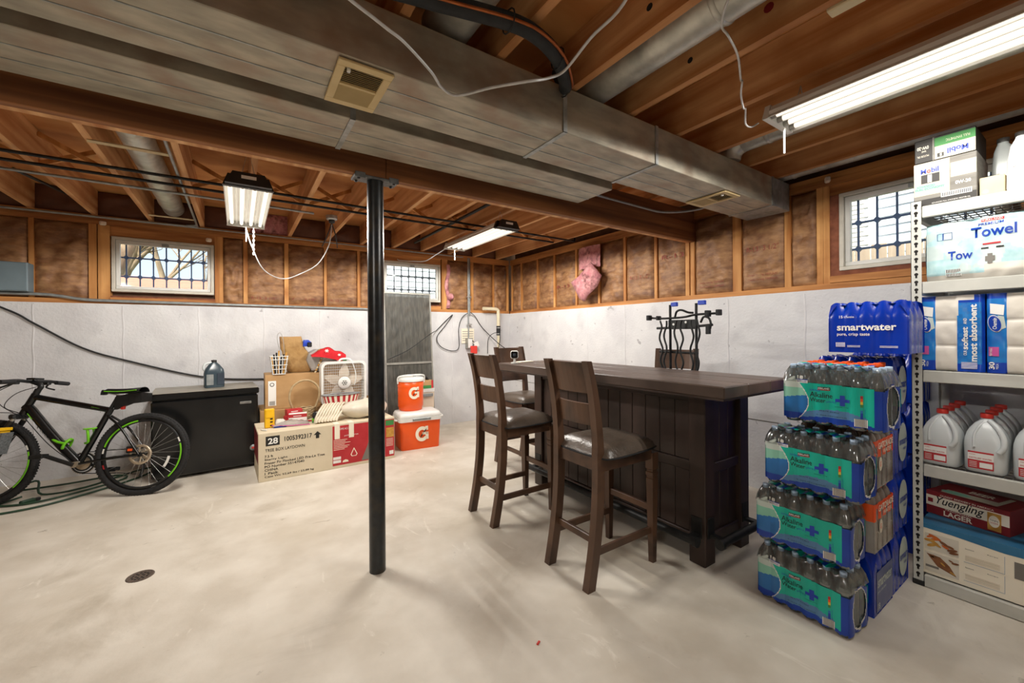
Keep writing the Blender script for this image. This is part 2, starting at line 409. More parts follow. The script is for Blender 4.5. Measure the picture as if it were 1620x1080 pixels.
def pit_wall():
    m = MATS['white_wall']; n = m.node_tree.nodes; l = m.node_tree.links; b = n['Principled BSDF']; cur = b.inputs['Base Color'].links[0].from_socket; tc = n.new('ShaderNodeTexCoord')
    for sc, lo, hi, col in ((34, .72, .76, '#6d6c70'), (2.6, .58, .78, '#b4b3b6'), (11, .69, .73, '#9c9b9e')):
        z = n.new('ShaderNodeTexNoise'); z.inputs['Scale'].default_value = sc; z.inputs['Detail'].default_value = 7; l.new(tc.outputs['Object'], z.inputs['Vector'])
        r = n.new('ShaderNodeValToRGB'); r.color_ramp.elements[0].position = lo; r.color_ramp.elements[1].position = hi; r.color_ramp.elements[1].color = (.75, .75, .75, 1); l.new(z.outputs['Fac'], r.inputs['Fac'])
        x = n.new('ShaderNodeMixRGB'); l.new(r.outputs['Color'], x.inputs['Fac']); l.new(cur, x.inputs['Color1']); x.inputs['Color2'].default_value = lin(col); cur = x.outputs['Color']
    l.new(cur, b.inputs['Base Color'])
pit_wall()
pm('drain_iron', '#4a3d33', '#5f5146', scale=60, rough=0.8, bump=0.4)
pm('cap_metal', '#5c5e5e', '#77797a', scale=30, rough=0.5, metal=0.5, bump=0.2)
# ------------------------------------------------------------------ the room
YB = 5.72; XR = 3.78; XL = -3.3; YF = -2.0; ZL = 1.70; ZP = 2.50; ZJ = 2.59; ZS = 2.84
struct('floor', MB().box(XL-.2, XR+.3, YF-.2, YB+.3, -.12, 0), 'concrete_floor', 'bare stained concrete basement floor')

W1 = (-1.075, -0.228, 1.83, 2.395); W2 = (1.68, 2.545, 1.845, 2.41); W3 = (0.37, 1.20, 1.835, 2.42)   # openings: along wall, z

def pillow(w, h, seed, dep=.035, nu=12, nv=30):
    """a kraft-faced batt: soft, creased sheet with tucked edges, front towards -y, width along x"""
    mb = MB()
    def fn(u, v):
        e = min(u, 1-u, (v*h/w), (1-v)*h/w); k = min(1, e / .16)
        y = -dep * math.sin(k * PI / 2) - k*.034 * noise.noise(Vector((u*w*7+seed*3.1, v*h*9+1.5*noise.noise(Vector((u*3, v*3, seed))), seed))) - k*.040 * (abs(noise.noise(Vector((u*w*9, v*h*22+seed, 3.3))))-.2)
        return (u*w, y if k > 0.02 else 0, v*h)
    mb.grid(fn, nu, nv); return mb

# back wall, concrete foot and framed upper part
mb = MB().box(XL, XR+.3, YB, YB+.2, 0, ZL)
def upper(mb, a0, a1, wins, along):
    segs = []; x = a0
    for w in sorted(wins):
        segs.append((x, w[0], ZL, ZS)); segs.append((w[0], w[1], ZL, w[2])); segs.append((w[0], w[1], w[3], ZS)); x = w[1]
    segs.append((x, a1, ZL, ZS))
    for s in segs:
        if along == 'x': mb.box(s[0], s[1], YB+.12, YB+.2, s[2], s[3], 1)
        else: mb.box(XR+.12, XR+.2, s[0], s[1], s[2], s[3], 1)
upper(mb, XL, XR+.3, [W1, W2], 'x')
wb = struct('wall_back', mb, ['white_wall', 'sheathing'], 'white painted concrete wall with kraft-faced insulation between studs above')
mb = MB().box(XR, XR+.2, YF, YB, 0, ZL); upper(mb, YF, YB, [W3], 'y')
wr = struct('wall_right', mb, ['white_wall', 'sheathing'], 'white painted concrete wall on the right, studs and insulation above')
struct('wall_left', MB().box(XL-.2, XL, YF-.2, YB+.2, 0, ZS), 'far_wall', 'brown wall beyond the left of the picture')
struct('wall_front', MB().box(XL, XR+.2, YF-.2, YF, 0, ZS), 'far_wall', 'brown wall behind the camera')

for x in (-2.85, -2.23, -1.61, -.985, -.365, .255, .87, 1.49, 2.1, 2.72, 3.33):
    MB().grid(lambda u, v: (x + (u-.5)*.014 + .004*math.sin(v*31), YB - .004*math.sin(u*PI) - .001, .02+v*1.66), 2, 20).build('form_seam', 'seam_white', wb)
for y in (5.1, 4.49, 3.88, 3.26, 2.65, 2.04, 1.42, .8, .18):
    MB().grid(lambda u, v: (XR - .004*math.sin(u*PI) - .001, y + (u-.5)*.014 + .004*math.sin(v*27), .02+v*1.66), 2, 20).build('form_seam', 'seam_white', wr)
MB().box(XR-.004, XR, YF, YB, .60, .606).build('pour_line', 'print_grey', wr)

SB = [(-3.29,-3.25), (-2.9,-2.86), (-2.47,-2.43), (-2.05,-2.01), (-1.645,-1.61), (-1.24,-1.182), (-1.173,-1.085), (-.219,-.142), (.052,.095), (.475,.52), (.926,.957),
      (1.34,1.375), (1.60,1.67), (2.57,2.661), (3.064,3.11), (3.47,3.50), (3.74,3.78)]
for a, b in SB: MB().box(a, b, YB+.025, YB+.12, ZL+.045, ZP).build('stud', 'stud_x', wb)
gaps = [(SB[i][1], SB[i+1][0]) for i in range(len(SB)-1)]
for i, (a, b) in enumerate(gaps):
    if b - a < .06 or (a > -1.1 and b < -.2) or (1.6 < a and b < 2.6): continue
    pillow(b-a, ZP-ZL-.05, i).build('insulation_batt', 'kraft', wb, (a, YB+.05, ZL+.045))
MB().box(XL, XR, YB+.012, YB+.12, ZL, ZL+.045).build('sill_plate', 'plate_x', wb)
MB().box(XL, XR, YB+.012, YB+.12, ZP, ZP+.045).build('top_plate', 'plate_x', wb)
MB().box(XL, XR, YB+.016, YB+.12, ZP+.047, ZJ).build('top_plate', 'plate_x', wb)
for w in (W1, W2):
    MB().box(w[0]-.01, w[1]+.01, YB+.03, YB+.12, ZL+.045, w[2]-.045).build('sill_blocking', 'foam_brown', wb)
    MB().box(w[0]-.01, w[1]+.01, YB+.02, YB+.12, w[2]-.10, w[2]-.06).build('sill_blocking', 'plate_x', wb)
    MB().box(w[0]-.01, w[1]+.01, YB+.035, YB+.12, w[3], ZP).build('header', 'plate_x', wb)

SR = [(5.66,5.70), (5.395,5.43), (4.96,5.0), (4.556,4.598), (4.10,4.135), (3.68,3.715), (3.265,3.30), (2.83,2.865), (2.447,2.489), (2.391,2.433), (1.932,2.007), (1.528,1.575),
      (1.304,1.346), (1.26,1.302), (.29,.33), (-.1,-.06), (-.5,-.46), (-.92,-.88), (-1.33,-1.29), (-1.75,-1.71)]
for a, b in SR: MB().box(XR+.025, XR+.12, a, b, ZL+.045, ZP).build('stud', 'stud_x', wr)
for i in range(len(SR)-1):
    a, b = SR[i+1][1], SR[i][0]
    if b - a < .06 or (a > .3 and b < 1.3): continue
    pillow(b-a, ZP-ZL-.05, i+40).build('insulation_batt', 'kraft', wr, (XR+.05, b, ZL+.045), -PI/2)
MB().box(XR+.012, XR+.12, YF, YB, ZL, ZL+.045).build('sill_plate', 'plate_y', wr)
MB().box(XR+.012, XR+.12, YF, YB, ZP, ZP+.045).build('top_plate', 'plate_y', wr)
MB().box(XR+.016, XR+.12, YF, YB, ZP+.047, ZJ).build('top_plate', 'plate_y', wr)
MB().box(XR+.02, XR+.12, W3[0]-.01, W3[1]+.06, W3[2]-.085, W3[2]-.035).build('sill_blocking', 'plate_y', wr)
MB().box(XR+.03, XR+.12, W3[0]-.01, W3[1]+.06, W3[2]-.035, W3[2]).build('expanding_foam', 'foam_brown', wr)
MB().box(XR+.03, XR+.12, W3[1], W3[1]+.062, W3[2], W3[3]).build('expanding_foam', 'foam_brown', wr)
MB().box(XR+.035, XR+.12, W3[0]-.01, W3[1]+.06, W3[3], ZP).build('header', 'plate_y', wr)
# faint printing on some batts
for (y, z, s) in ((3.21, 1.98, 'R-13  3 1/2"'), (3.21, 2.2, ''), (1.9, 2.08, 'R-13  3 1/2"'), (4.52, 2.0, 'R-13'), (2.78, 2.15, 'R-13')):
    if s: text(s, 0, 0, .045, 'batt_print', wr, w=.26, fn=lambda a, b, y=y, z=z: (XR+.001, y-.03-a, z+b))
for (y, z) in ((1.9, 1.86), (1.9, 1.82), (2.36, 1.84), (2.36, 1.80)):
    text('Owens Corning  FIBERGLAS', 0, 0, .022, 'batt_print', wr, w=.24, fn=lambda a, b, y=y, z=z: (XR+.001, y-.04-a, z+b))
for x in (.13, .56, 1.0):
    text('R-13  3 1/2"', x, 1.80, .03, 'batt_print', wb, w=.26, fn=lambda a, b: (a, YB+.001, b))

# windows
def window(name, wall, a0, a1, z0, z1, bars, nodes, lat, label):
    """local x along the wall (to the viewer's right), y outwards"""
    w = a1-a0; h = z1-z0; o = put(name, None); o['kind'] = 'structure'; o['label'] = label
    if wall == 'b': o.location = (a0, YB, z0)
    else: o.location = (XR, a1, z0); o.rotation_euler = (0, 0, -PI/2)
    f = MB(); t = .028
    for (x0, x1, q0, q1) in ((0, w, 0, t), (0, w, h-t, h), (0, t, t, h-t), (w-t, w, t, h-t)): f.rbox(x0, x1, .02, .12, q0, q1, .003)
    f.build('window_frame', 'win_frame', o)
    s = MB(); e = t+.003; q = .030
    for (x0, x1, a, b) in ((e, w-e, e, e+q), (e, w-e, h-e-q*1.2, h-e), (e, e+q, e+q, h-e-q), (w-e-q, w-e, e+q, h-e-q)): s.rbox(x0, x1, .04, .085, a, b, .003)
    s.build('sash', 'white_paint', o)
    MB().rbox(w/2-.03, w/2+.03, .03, .04, h-e-.034, h-e-.006, .002).build('latch', 'conduit', o)
    MB().box(e+q, w-e-q, .06, .064, e+q, h-e-q*1.2).build('glass_pane', 'glass', o)
    for x in bars: MB().box(x-a0-.006 if wall == 'b' else a1-x-.006, x-a0+.006 if wall == 'b' else a1-x+.006, .13, .142, .02, h-.02).build('guard_bar', lat, o)
    for z in nodes:
        MB().box(.02, w-.02, .128, .144, z-z0-.007, z-z0+.007).build('guard_rail', lat, o)
        for x in bars:
            c = x-a0 if wall == 'b' else a1-x; d = .026
            MB().prism([(c-d, z-z0), (c, z-z0-d), (c+d, z-z0), (c, z-z0+d)], .124, .148, 'xz').build('guard_node', lat, o)
    return o
window('window_1', 'b', *W1, [-.98+.1085*i for i in range(7)], (2.0, 2.2), 'lattice_blue', 'basement window on the left with a grey sash, blue guard lattice and bare trees outside')
window('window_2', 'b', *W2, [1.765+.108*i for i in range(8)], (2.02, 2.215), 'lattice_dark', 'basement window behind the tall screen, with a dark guard lattice')
window('window_3', 'r', *W3, [1.115-.11*i for i in range(7)], (1.998, 2.195), 'lattice_blue', 'basement window beside the metal rack, blue guard lattice and pale siding outside')

# ceiling: subfloor, joists, rim bays and bridging
ce = struct('ceiling', MB().box(XL-.2, XR+.2, YF-.2, YB+.2, ZS, ZS+.03), 'subfloor', 'unfinished ceiling of plywood subfloor on exposed wooden joists')
jm = MB().box(0, .04, YF, YB+.12, ZJ, ZS-.002).mesh('joist', 'joist')
JX = [-1.645+.4315*k for k in range(-3, 13)]
for x in JX:
    if XL < x < XR-.06: put('joist', jm, ce, (x, 0, 0))
for i, x in enumerate(JX[:-1]):
    if x+.04 < XL or JX[i+1] > XR: continue
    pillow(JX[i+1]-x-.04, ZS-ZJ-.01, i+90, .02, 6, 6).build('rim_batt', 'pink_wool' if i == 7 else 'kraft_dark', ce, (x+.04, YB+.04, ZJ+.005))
br = MB()
def bridge(x0, x1, y):
    for s in (0, 1):
        z0, z1 = (ZJ+.015, ZS-.03) if s else (ZS-.03, ZJ+.015)
        d = Vector((x1-x0, 0, z1-z0)).normalized(); n = Vector((-d.z, 0, d.x))
        a = Vector((x0, y+s*.03, z0)); b = Vector((x1, y+s*.03, z1)); t = .016; q = Vector((0, .022, 0))
        m = MB(); m.add([a-n*t, b-n*t, b+n*t, a+n*t, a-n*t+q, b-n*t+q, b+n*t+q, a+n*t+q], [(0,1,2,3), (7,6,5,4), (0,4,5,1), (1,5,6,2), (2,6,7,3), (3,7,4,0)])
        m.build('bridging', 'stud_x', ce)
for i, x in enumerate(JX[:-1]):
    if i in (5,) or x < XL: continue
    bridge(x+.04, JX[i+1], 4.25)
for k, y in ((8, .58), (11, .55), (10, .62)):
    MB().rbox(JX[k]+.045, JX[k]+.10, y-.07, y+.07, ZJ-.01, ZJ+.14, .004).build('nailing_block', 'pine', ce)
for (x, y, z, r) in ((JX[10], .75, 2.70, .018), (JX[10], 1.05, 2.68, .015), (JX[9], .95, 2.72, .02), (JX[9], 1.2, 2.66, .014), (JX[9], .6, 2.7, .016), (JX[11], .8, 2.7, .02), (JX[11], 1.15, 2.68, .014), (JX[8], 1.1, 2.69, .018), (JX[7], .85, 2.7, .018)):
    MB().lathe([(0, 0), (r*.6, .001), (r, .001)], 10, (x-.0015, y, z), axis='x').build('knot', 'dark_red' if r > .019 else 'dark_hole', ce)

# main beam on its post
b = thing('support_beam', 'long dark wooden beam carried by the black post', 'beam', (0, 2.43, 2.28))
MB().rbox(XL+.01, .72, -.045, -.001, 0, .305, .003).build('plank', 'beam_wood', b)
MB().rbox(.722, XR+.06, -.045, -.001, .0, .305, .003).build('plank', 'beam_wood', b)
MB().rbox(XL+.01, XR+.06, .001, .045, .002, .305, .003).build('plank', 'joist', b)
p = thing('steel_post', 'black painted round steel post under the beam', 'post', (.668, 2.425, 0))
MB().lathe([(.046, 0), (.046, 2.265)], 28).build('column', 'post_black', p)
m = MB().rbox(-.125, .125, -.05, .05, 2.265, 2.279, .003)
for x in (-.095, .095): m.rbox(x-.028, x+.028, -.052, -.046, 2.258, 2.29, .002)
m.build('cap_plate', 'cap_metal', p)
for x in (-.1, .1):
    for y in (-.03, .03): MB().lathe([(0, 0), (.009, .0), (.009, .008)], 6, (x, y, 2.256)).build('bolt', 'black_iron', p)

# galvanised ducts
def duct(name, label, x0, x1, y0, y1, z0, z1, joints, seams):
    d = thing(name, label, 'duct', ((x0+x1)/2, (y0+y1)/2, z0)); cx, cy = (x0+x1)/2, (y0+y1)/2; xs = [x0]+joints+[x1]
    for i in range(len(xs)-1):
        MB().rbox(xs[i]-cx+.001, xs[i+1]-cx-.001, y0-cy, y1-cy, 0, z1-z0, .003).build('section', 'galv_dull' if i < len(xs)-2 or name[0] == 'r' else 'galv', d)
    for x in joints:
        m = MB()
        m.box(x-cx-.012, x-cx+.012, y0-cy-.006, y0-cy, -.004, z1-z0); m.box(x-cx-.012, x-cx+.012, y0-cy-.006, y1-cy+.004, -.005, 0)
        m.build('drive_cleat', 'galv', d)
    for y in seams:
        MB().box(x0-cx, (joints[-1] if name[0] != 'r' else x1)-cx, y-cy-.003, y-cy+.003, -.002, 0).build('seam', 'galv', d)
    return d
duct('supply_duct', 'rectangular galvanised duct running to the right wall, nearest the camera', XL+.01, 3.74, 1.51, 1.845, 2.355, 2.578, [-.9, 1.327, 2.03, 3.45], [1.63, 1.74])
duct('return_duct', 'rectangular galvanised duct beside the beam with an open cut-off end', XL+.01, 2.15, 1.955, 2.30, 2.36, 2.578, [-.9, .44], [2.08, 2.19])
for (x, lab) in ((.395, 'beige ceiling register under the duct, near the hanging white wire'), (2.89, 'beige ceiling register at the duct end by the right wall')):
    g = thing('air_register', lab, 'vent', (x, 1.672, 2.352), group='duct registers'); w = .098; d = .152
    m = MB()
    for a in ((-w, w, -d, -d+.035), (-w, w, d-.035, d), (-w, -w+.03, -d+.035, d-.035), (w-.03, w, -d+.035, d-.035), (-w+.03, w-.03, -.007, .007)): m.rbox(a[0], a[1], a[2], a[3], -.010, 0, .002)
    m.build('frame', 'grille_beige', g)
    MB().box(-w+.03, w-.03, -d+.03, d-.03, -.0015, 0).build('throat', 'dark_hole', g)
    for s, ang in ((-1, 40), (1, -55)):
        for k in range(9):
            y = s*(.014 + .0115*k + .003)
            MB().box(-w+.03, w-.03, -.006, .006, -.0006, .0006, M=Matrix.Translation((0, y, -.006)) @ Matrix.Rotation(R(ang), 4, 'X')).build('louver', 'grille_beige', g)
    MB().rbox(-.062, -.05, -.115, -.10, -.020, -.004, .002).build('lever', 'white_plastic', g)

def round_duct(label, x, z, r, y0, y1, joints, elbow=False):
    d = thing('round_duct', label, 'duct', (x, (y0+y1)/2, z), group='round ducts between joists'); cy = (y0+y1)/2
    MB().tube([(0, y0-cy, 0), (0, y1-cy, 0)], r, 28).build('pipe', 'galv_pipe', d)
    for y in joints:
        MB().lathe([(r+.001, -.012), (r+.005, -.006), (r+.005, .006), (r+.001, .012)], 28, (0, y-cy, 0), axis='y').build('crimp_ring', 'galv_pipe', d)
        for a in (-70, -35): MB().lathe([(.005, 0), (.005, .004), (0, .005)], 8, (r*math.sin(R(a+90))*.99, y-cy+.03, -r*math.cos(R(a+90))*.99)).build('screw', 'steel', d)
    if elbow:
        MB().tube([(0, y1-cy-.02, 0), (0, y1-cy+.03, -.02), (0, y1-cy+.06, -.06), (0, y1-cy+.07, -.10)], r*1.03, 24).build('elbow', 'galv_pipe', d)
    return d
round_duct('round galvanised duct between the left joists behind the beam', -.56, 2.715, .092, 2.5, 5.55, [5.25, 3.4])
round_duct('large round galvanised duct in the joist bay above the front duct', 1.60, 2.705, .10, -1.9, 1.66, [.88, -.6])
round_duct('small round galvanised duct meeting the front duct above the right shop light', 2.93, 2.705, .075, -1.9, 1.50, [1.30], True)
round_duct('slim round duct along the top of the right wall', 3.675, 2.655, .062, -1.9, 1.60, [1.45], True)
round_duct('round duct stub in the dark bay above the black foam hose', .755, 2.705, .10, -1.9, 1.66, [1.2])
# ------------------------------------------------------------------ pipes, conduits, wires and lamps
def line(name, label, cat_, pts, r, mat, n=8, k=6, straight=False):
    c = sum((Vector(p) for p in pts), Vector()) / len(pts)
    q = [Vector(p) - c for p in pts]
    o = MB().tube(q if straight else cat(q, k), r, n).build(name, mat, None, c)
    return tag(o, label, cat_)
line('gas_pipe', 'black iron pipe under the back joists, nearer the beam', 'pipe', [(XL+.02, 3.93, 2.555), (3.55, 3.93, 2.555)], .0115, 'black_iron', straight=True)
line('gas_pipe', 'black iron pipe under the back joists, farther from the beam', 'pipe', [(XL+.02, 4.13, 2.555), (3.42, 4.13, 2.555)], .0115, 'black_iron', straight=True)
line('gas_pipe', 'short dark pipe running with the joists above the middle shop light', 'pipe', [(1.98, 3.0, 2.60), (1.98, 5.3, 2.60)], .016, 'black_iron', straight=True)
line('gas_pipe', 'short dark pipe stub dropping towards the left rim', 'pipe', [(-1.36, 4.5, 2.60), (-1.28, 5.3, 2.66)], .012, 'black_iron', straight=True)
line('conduit', 'pale conduit strung below the back joists left of the post', 'conduit', [(XL+.02, 4.37, 2.56), (-.1, 4.38, 2.56), (.62, 4.40, 2.56)], .011, 'conduit')
line('conduit', 'steel conduit bending down the joist beside the round duct', 'conduit', [(-.37, 2.6, 2.575), (-.37, 5.5, 2.575), (-.38, 5.6, 2.572), (-.46, 5.65, 2.567), (-.6, 5.66, 2.562), (XL+.02, 5.66, 2.545)], .010, 'conduit')
line('conduit', 'thin conduit following the top plate of the back wall', 'conduit', [(XL+.02, 5.69, 2.548), (-.5, 5.69, 2.562), (1.5, 5.69, 2.556), (2.9, 5.69, 2.556)], .009, 'conduit')
line('conduit', 'grey conduit along the ledge from the electrical box', 'conduit', [(XL+.02, 5.69, 1.775), (-1.7, 5.69, 1.775), (-1.45, 5.69, 1.765), (-1.28, 5.69, 1.738), (-1.05, 5.69, 1.73), (0, 5.69, 1.722), (1.25, 5.69, 1.716), (1.62, 5.69, 1.712)], .0145, 'conduit')
line('wood_strip', 'thin pale wooden strip tacked between two joists over the round duct', 'strip', [(-.77, 3.55, 2.585), (-.37, 3.55, 2.585)], .012, 'pine', 4, straight=True)
line('wood_strip', 'thin strip under the elbow of the round duct by the back wall', 'strip', [(-.74, 5.4, 2.58), (-.36, 5.4, 2.58)], .008, 'pine', 4, straight=True)
tag(MB().tube(cat([(3.55, 3.93, 2.555), (3.6, 3.93, 2.555), (3.61, 3.93, 2.58), (3.61, 3.93, 2.62)], 4), .0125, 8).build('pipe_elbow', 'black_iron'), 'black pipe elbow turning up at the right wall', 'pipe')
line('conduit', 'dark conduit along the beam beyond the cut-off duct end', 'conduit', [(1.6, 2.36, 2.50), (2.9, 2.34, 2.47), (3.2, 2.3, 2.46), (3.4, 2.15, 2.47), (3.5, 2.0, 2.50)], .010, 'conduit')
line('electric_cable', 'black cable sagging across the left of the white wall', 'cable', [(-2.6, 5.70, 2.05), (-1.81, 5.70, 1.648), (-1.594, 5.70, 1.494), (-1.28, 5.70, 1.26), (-.959, 5.70, 1.121), (-.326, 5.70, .911), (.233, 5.70, .85), (.9, 5.70, .84)], .0085, 'cable_black')

b = thing('electrical_box', 'grey metal electrical box on the left wall framing', 'electrical box', (-1.78, 5.66, 1.79))
MB().rbox(-.16, .172, -.06, .08, 0, .265, .004).build('box', 'grey_box', b)
MB().rbox(-.155, .167, -.066, -.061, .005, .26, .002).build('cover', 'grey_box', b)

o = thing('outlet_conduit', 'vertical steel conduit with an outlet near the room corner', 'conduit', (2.985, 5.66, 0))
MB().tube([(-.012, 0, 1.30), (-.012, 0, 2.55)], .011, 10).build('pipe', 'conduit', o)
MB().tube([(.018, .01, 1.66), (.018, .01, 2.55)], .009, 10).build('pipe', 'conduit', o)
for z in (1.93, 1.5): MB().rbox(-.035, .04, -.016, .03, z, z+.02, .002).build('strap', 'steel', o)
MB().rbox(-.045, .045, -.03, .05, 1.14, 1.30, .004).build('outlet_box', 'alu', o)
MB().rbox(-.036, .036, -.036, -.031, 1.15, 1.29, .003).build('outlet_plate', 'white_plastic', o)
MB().rbox(-.11, .11, .045, .055, 1.22, 1.45, .002).build('paper_notice', 'print_cream', o)
for i in range(5): MB().box(-.095, .095, .0440, .0449, 1.26+i*.035, 1.268+i*.035).build('printed_line', 'print_grey', o)
r_ = thing('red_charger', 'small red plug and tag hanging below the wall outlet', 'charger', (3.03, 5.60, 1.08))
MB().rbox(-.05, .055, -.02, .02, -.02, .10, .006).build('body', 'red_plastic', r_)
MB().rbox(.05, .13, -.004, .0, .06, .14, .002, M=Matrix.Rotation(R(-20), 4, 'Y')).build('paper_tag', 'print_white', r_)
MB().tube(cat([(0, .02, .10), (.02, .02, .15), (-.02, .03, .18), (-.05, .03, .15)], 5), .006, 6).build('cord', 'cable_black', r_)

o = thing('drain_pipe', 'cream plastic pipe with an elbow and a black coupling in the corner', 'pipe', (3.47, 5.58, 0))
MB().tube(cat([(0, 0, 1.48), (0, 0, 1.70), (-.01, 0, 1.745), (-.05, .0, 1.76), (-.10, 0, 1.762), (-.28, 0, 1.762)], 5), .027, 14).build('pipe', 'pvc', o)
MB().tube([(.0, 0, 0), (0, 0, 1.34)], .021, 12).build('riser', 'pvc', o)
MB().tube([(0, 0, 1.34), (0, 0, 1.49)], .033, 14).build('coupling', 'black_rubber', o)
for z in (1.36, 1.455): MB().tube([(0, 0, z), (0, 0, z+.012)], .0345, 14).build('hose_clamp', 'steel', o)

line('power_cord', 'black cord looping on the wall right of the tall screen', 'cable', [(2.45, 5.69, 1.42), (2.62, 5.69, 1.58), (2.72, 5.69, 1.66), (2.60, 5.69, 1.5), (2.46, 5.69, 1.32), (2.52, 5.69, 1.18), (2.70, 5.69, 1.11), (2.82, 5.69, 1.16), (2.82, 5.69, 1.45), (2.88, 5.69, 1.62), (2.98, 5.66, 1.70)], .006, 'cable_black')
line('power_cord', 'black cord falling from the corner conduit towards the bar', 'cable', [(3.0, 5.64, 1.70), (3.1, 5.68, 1.64), (3.25, 5.69, 1.45), (3.45, 5.52, 1.2), (3.5, 5.2, 1.05), (3.3, 4.8, .9)], .006, 'cable_black')
line('power_cord', 'thin cord tied round the drain pipe', 'cable', [(3.33, 5.69, 1.05), (3.34, 5.68, 1.28), (3.40, 5.62, 1.37), (3.47, 5.54, 1.37), (3.46, 5.54, 1.2), (3.42, 5.6, 1.0)], .005, 'cable_black')
line('power_cord', 'thin black wire crossing the tall screen diagonally', 'cable', [(1.66, 5.47, 1.03), (1.95, 5.46, 1.16), (2.25, 5.47, 1.36), (2.45, 5.69, 1.42)], .005, 'cable_black')

# shop lights
def shop_light(label, x, y0, y1, z, cap_near=True, pull=(0, 0), chain=False, power=1.0):
    L = y1-y0; t = thing('shop_light', label, 'light', (x, (y0+y1)/2, z), group='four-tube shop lights'); w = .135; h = L/2
    prof = [(-w, .0), (-w+.006, .0)]
    for k in range(4):
        c = -w + .034 + k*.0675
        prof += [(c-.026, .034), (c+.026, .034)] + ([(c+.03375, .012)] if k < 3 else [])
    prof += [(w-.006, 0), (w, 0)]
    m = MB(); vs_ = [(a, yy, b) for yy in (-h+.03, h-.03) for a, b in prof]; n = len(prof)
    m.add(vs_, [(i, i+1, n+i+1, n+i) for i in range(n-1)]); m.build('reflector', 'reflector', t)
    MB().add([(-w, -h, 0), (-w+.03, -h, .062), (w-.03, -h, .062), (w, -h, 0), (-w, h, 0), (-w+.03, h, .062), (w-.03, h, .062), (w, h, 0)], [(0, 1, 5, 4), (1, 2, 6, 5), (2, 3, 7, 6)]).build('housing', 'white_paint', t)
    tm = MB().tube([(0, -h+.05, 0), (0, h-.05, 0)], .0125, 10).mesh('tube', 'tube_light')
    for k in range(4): put('tube', tm, t, (-w+.034+k*.0675, 0, .014))
    sm = MB().tube([(0, -.012, 0), (0, .012, 0)], .0145, 10).mesh('socket', 'alu')
    for k in range(4):
        for s in (-1, 1): put('socket', sm, t, (-w+.034+k*.0675, s*(h-.042), .014))
    for s in (-1, 1):
        blk = (s == -1) == cap_near
        m = MB().prism([(-w-.004, -.004), (w+.004, -.004), (w-.024, .07), (-w+.024, .07)], s*h-.004, s*(h-.03), 'xz')
        if blk: m.prism([(-w+.01, .0), (w-.01, .0), (w-.05, .075), (-w+.05, .075)], s*h, s*(h+.05), 'xz')
        e = m.build('end_cap', 'black_plastic' if blk else 'white_paint', t)
        if blk: MB().box(-.04, .04, s*(h+.051)-.001, s*(h+.051)+.001, .035, .055).build('rating_sticker', 'print_white', e)
    for s in (-1, 1):
        top = (JZ_TOP - z)
        MB().tube([(-.05, s*(h-.12), .06), (0, s*(h-.12), top), (.05, s*(h-.12), .06)], .0025, 5).build('hanging_wire', 'steel', t)
    ld = bpy.data.lights.new('lamp_light', 'SPOT'); ld.energy = LAMP_W * power; ld.spot_size = PI; ld.spot_blend = 0.15; ld.shadow_soft_size = 0.0; ld.color = (1.0, 0.955, 0.885)
    for k in range(8):
        for sx in (-.068, .068):
            lo = bpy.data.objects.new('lamp_light', ld); COL.objects.link(lo); lo.parent = t; lo.location = (sx, -h+.1+(L-.2)*k/7, -.004)
    px, py = pull
    MB().tube([(px, py, .01), (px, py, -.13)], .0045, 6).build('pull_cord', 'white_plastic', t)
    if chain:
        for i in range(12): MB().tube([(.055 + (.006 if i % 2 else 0)*math.cos(a), h-.03 + (0 if i % 2 else .006)*math.cos(a), -.02-i*.019+.012*math.sin(a)) for a in [q*PI/4 for q in range(8)]], .0022, 5, closed=True).build('chain_link', 'white_plastic', t)
    return t
JZ_TOP = 2.60
shop_light('four-tube shop light hanging at left, black end cap towards the camera, with a chain', .06, 3.09, 4.25, 2.315, True, (0, .55), True, power=1.2)
shop_light('four-tube shop light glowing beyond the beam, above the bar stools', 2.20, 3.37, 4.56, 2.40, True, (0, .57), power=1.2)
shop_light('four-tube shop light at upper right above the water stack', 2.335, -.20, 1.01, 2.445, True, (.06, .585), power=0.62)
shop_light('unseen four-tube shop light added behind the camera to light the near floor', -2.1, -1.35, -.15, 2.445, True, (0, .5))  # added lamp out of view, brightens the foreground floor

line('lamp_cable', 'white lamp cord swagging from the left shop light to the joist box', 'cable', [(.06, 4.24, 2.30), (.10, 4.3, 2.17), (.2, 4.5, 1.99), (.38, 4.8, 1.95), (.55, 4.85, 2.02), (.7, 4.7, 2.12), (.78, 4.55, 2.3), (.80, 4.5, 2.5)], .005, 'cable_white')
line('lamp_cable', 'white lamp cord curling from the middle shop light to window', 'cable', [(2.10, 4.57, 2.41), (2.05, 4.75, 2.36), (1.98, 4.95, 2.30), (1.9, 5.2, 2.33), (1.84, 5.5, 2.38), (1.86, 5.66, 2.42)], .006, 'cable_white')
j = thing('junction_box', 'round metal junction box under a joist left of the post', 'electrical box', (.80, 4.5, 2.545))
MB().lathe([(0, -.002), (.05, 0), (.055, .012), (.055, .042)], 16).build('box', 'steel', j)
MB().lathe([(0, -.035), (.028, -.03), (.03, 0)], 14).build('socket', 'black_plastic', j)
for e in (-.06, .09): MB().tube(cat([(0, 0, -.03), (e*.5, .05, -.14), (e, .2, -.24)], 4), .006, 6).build('wire', 'cable_black', j)

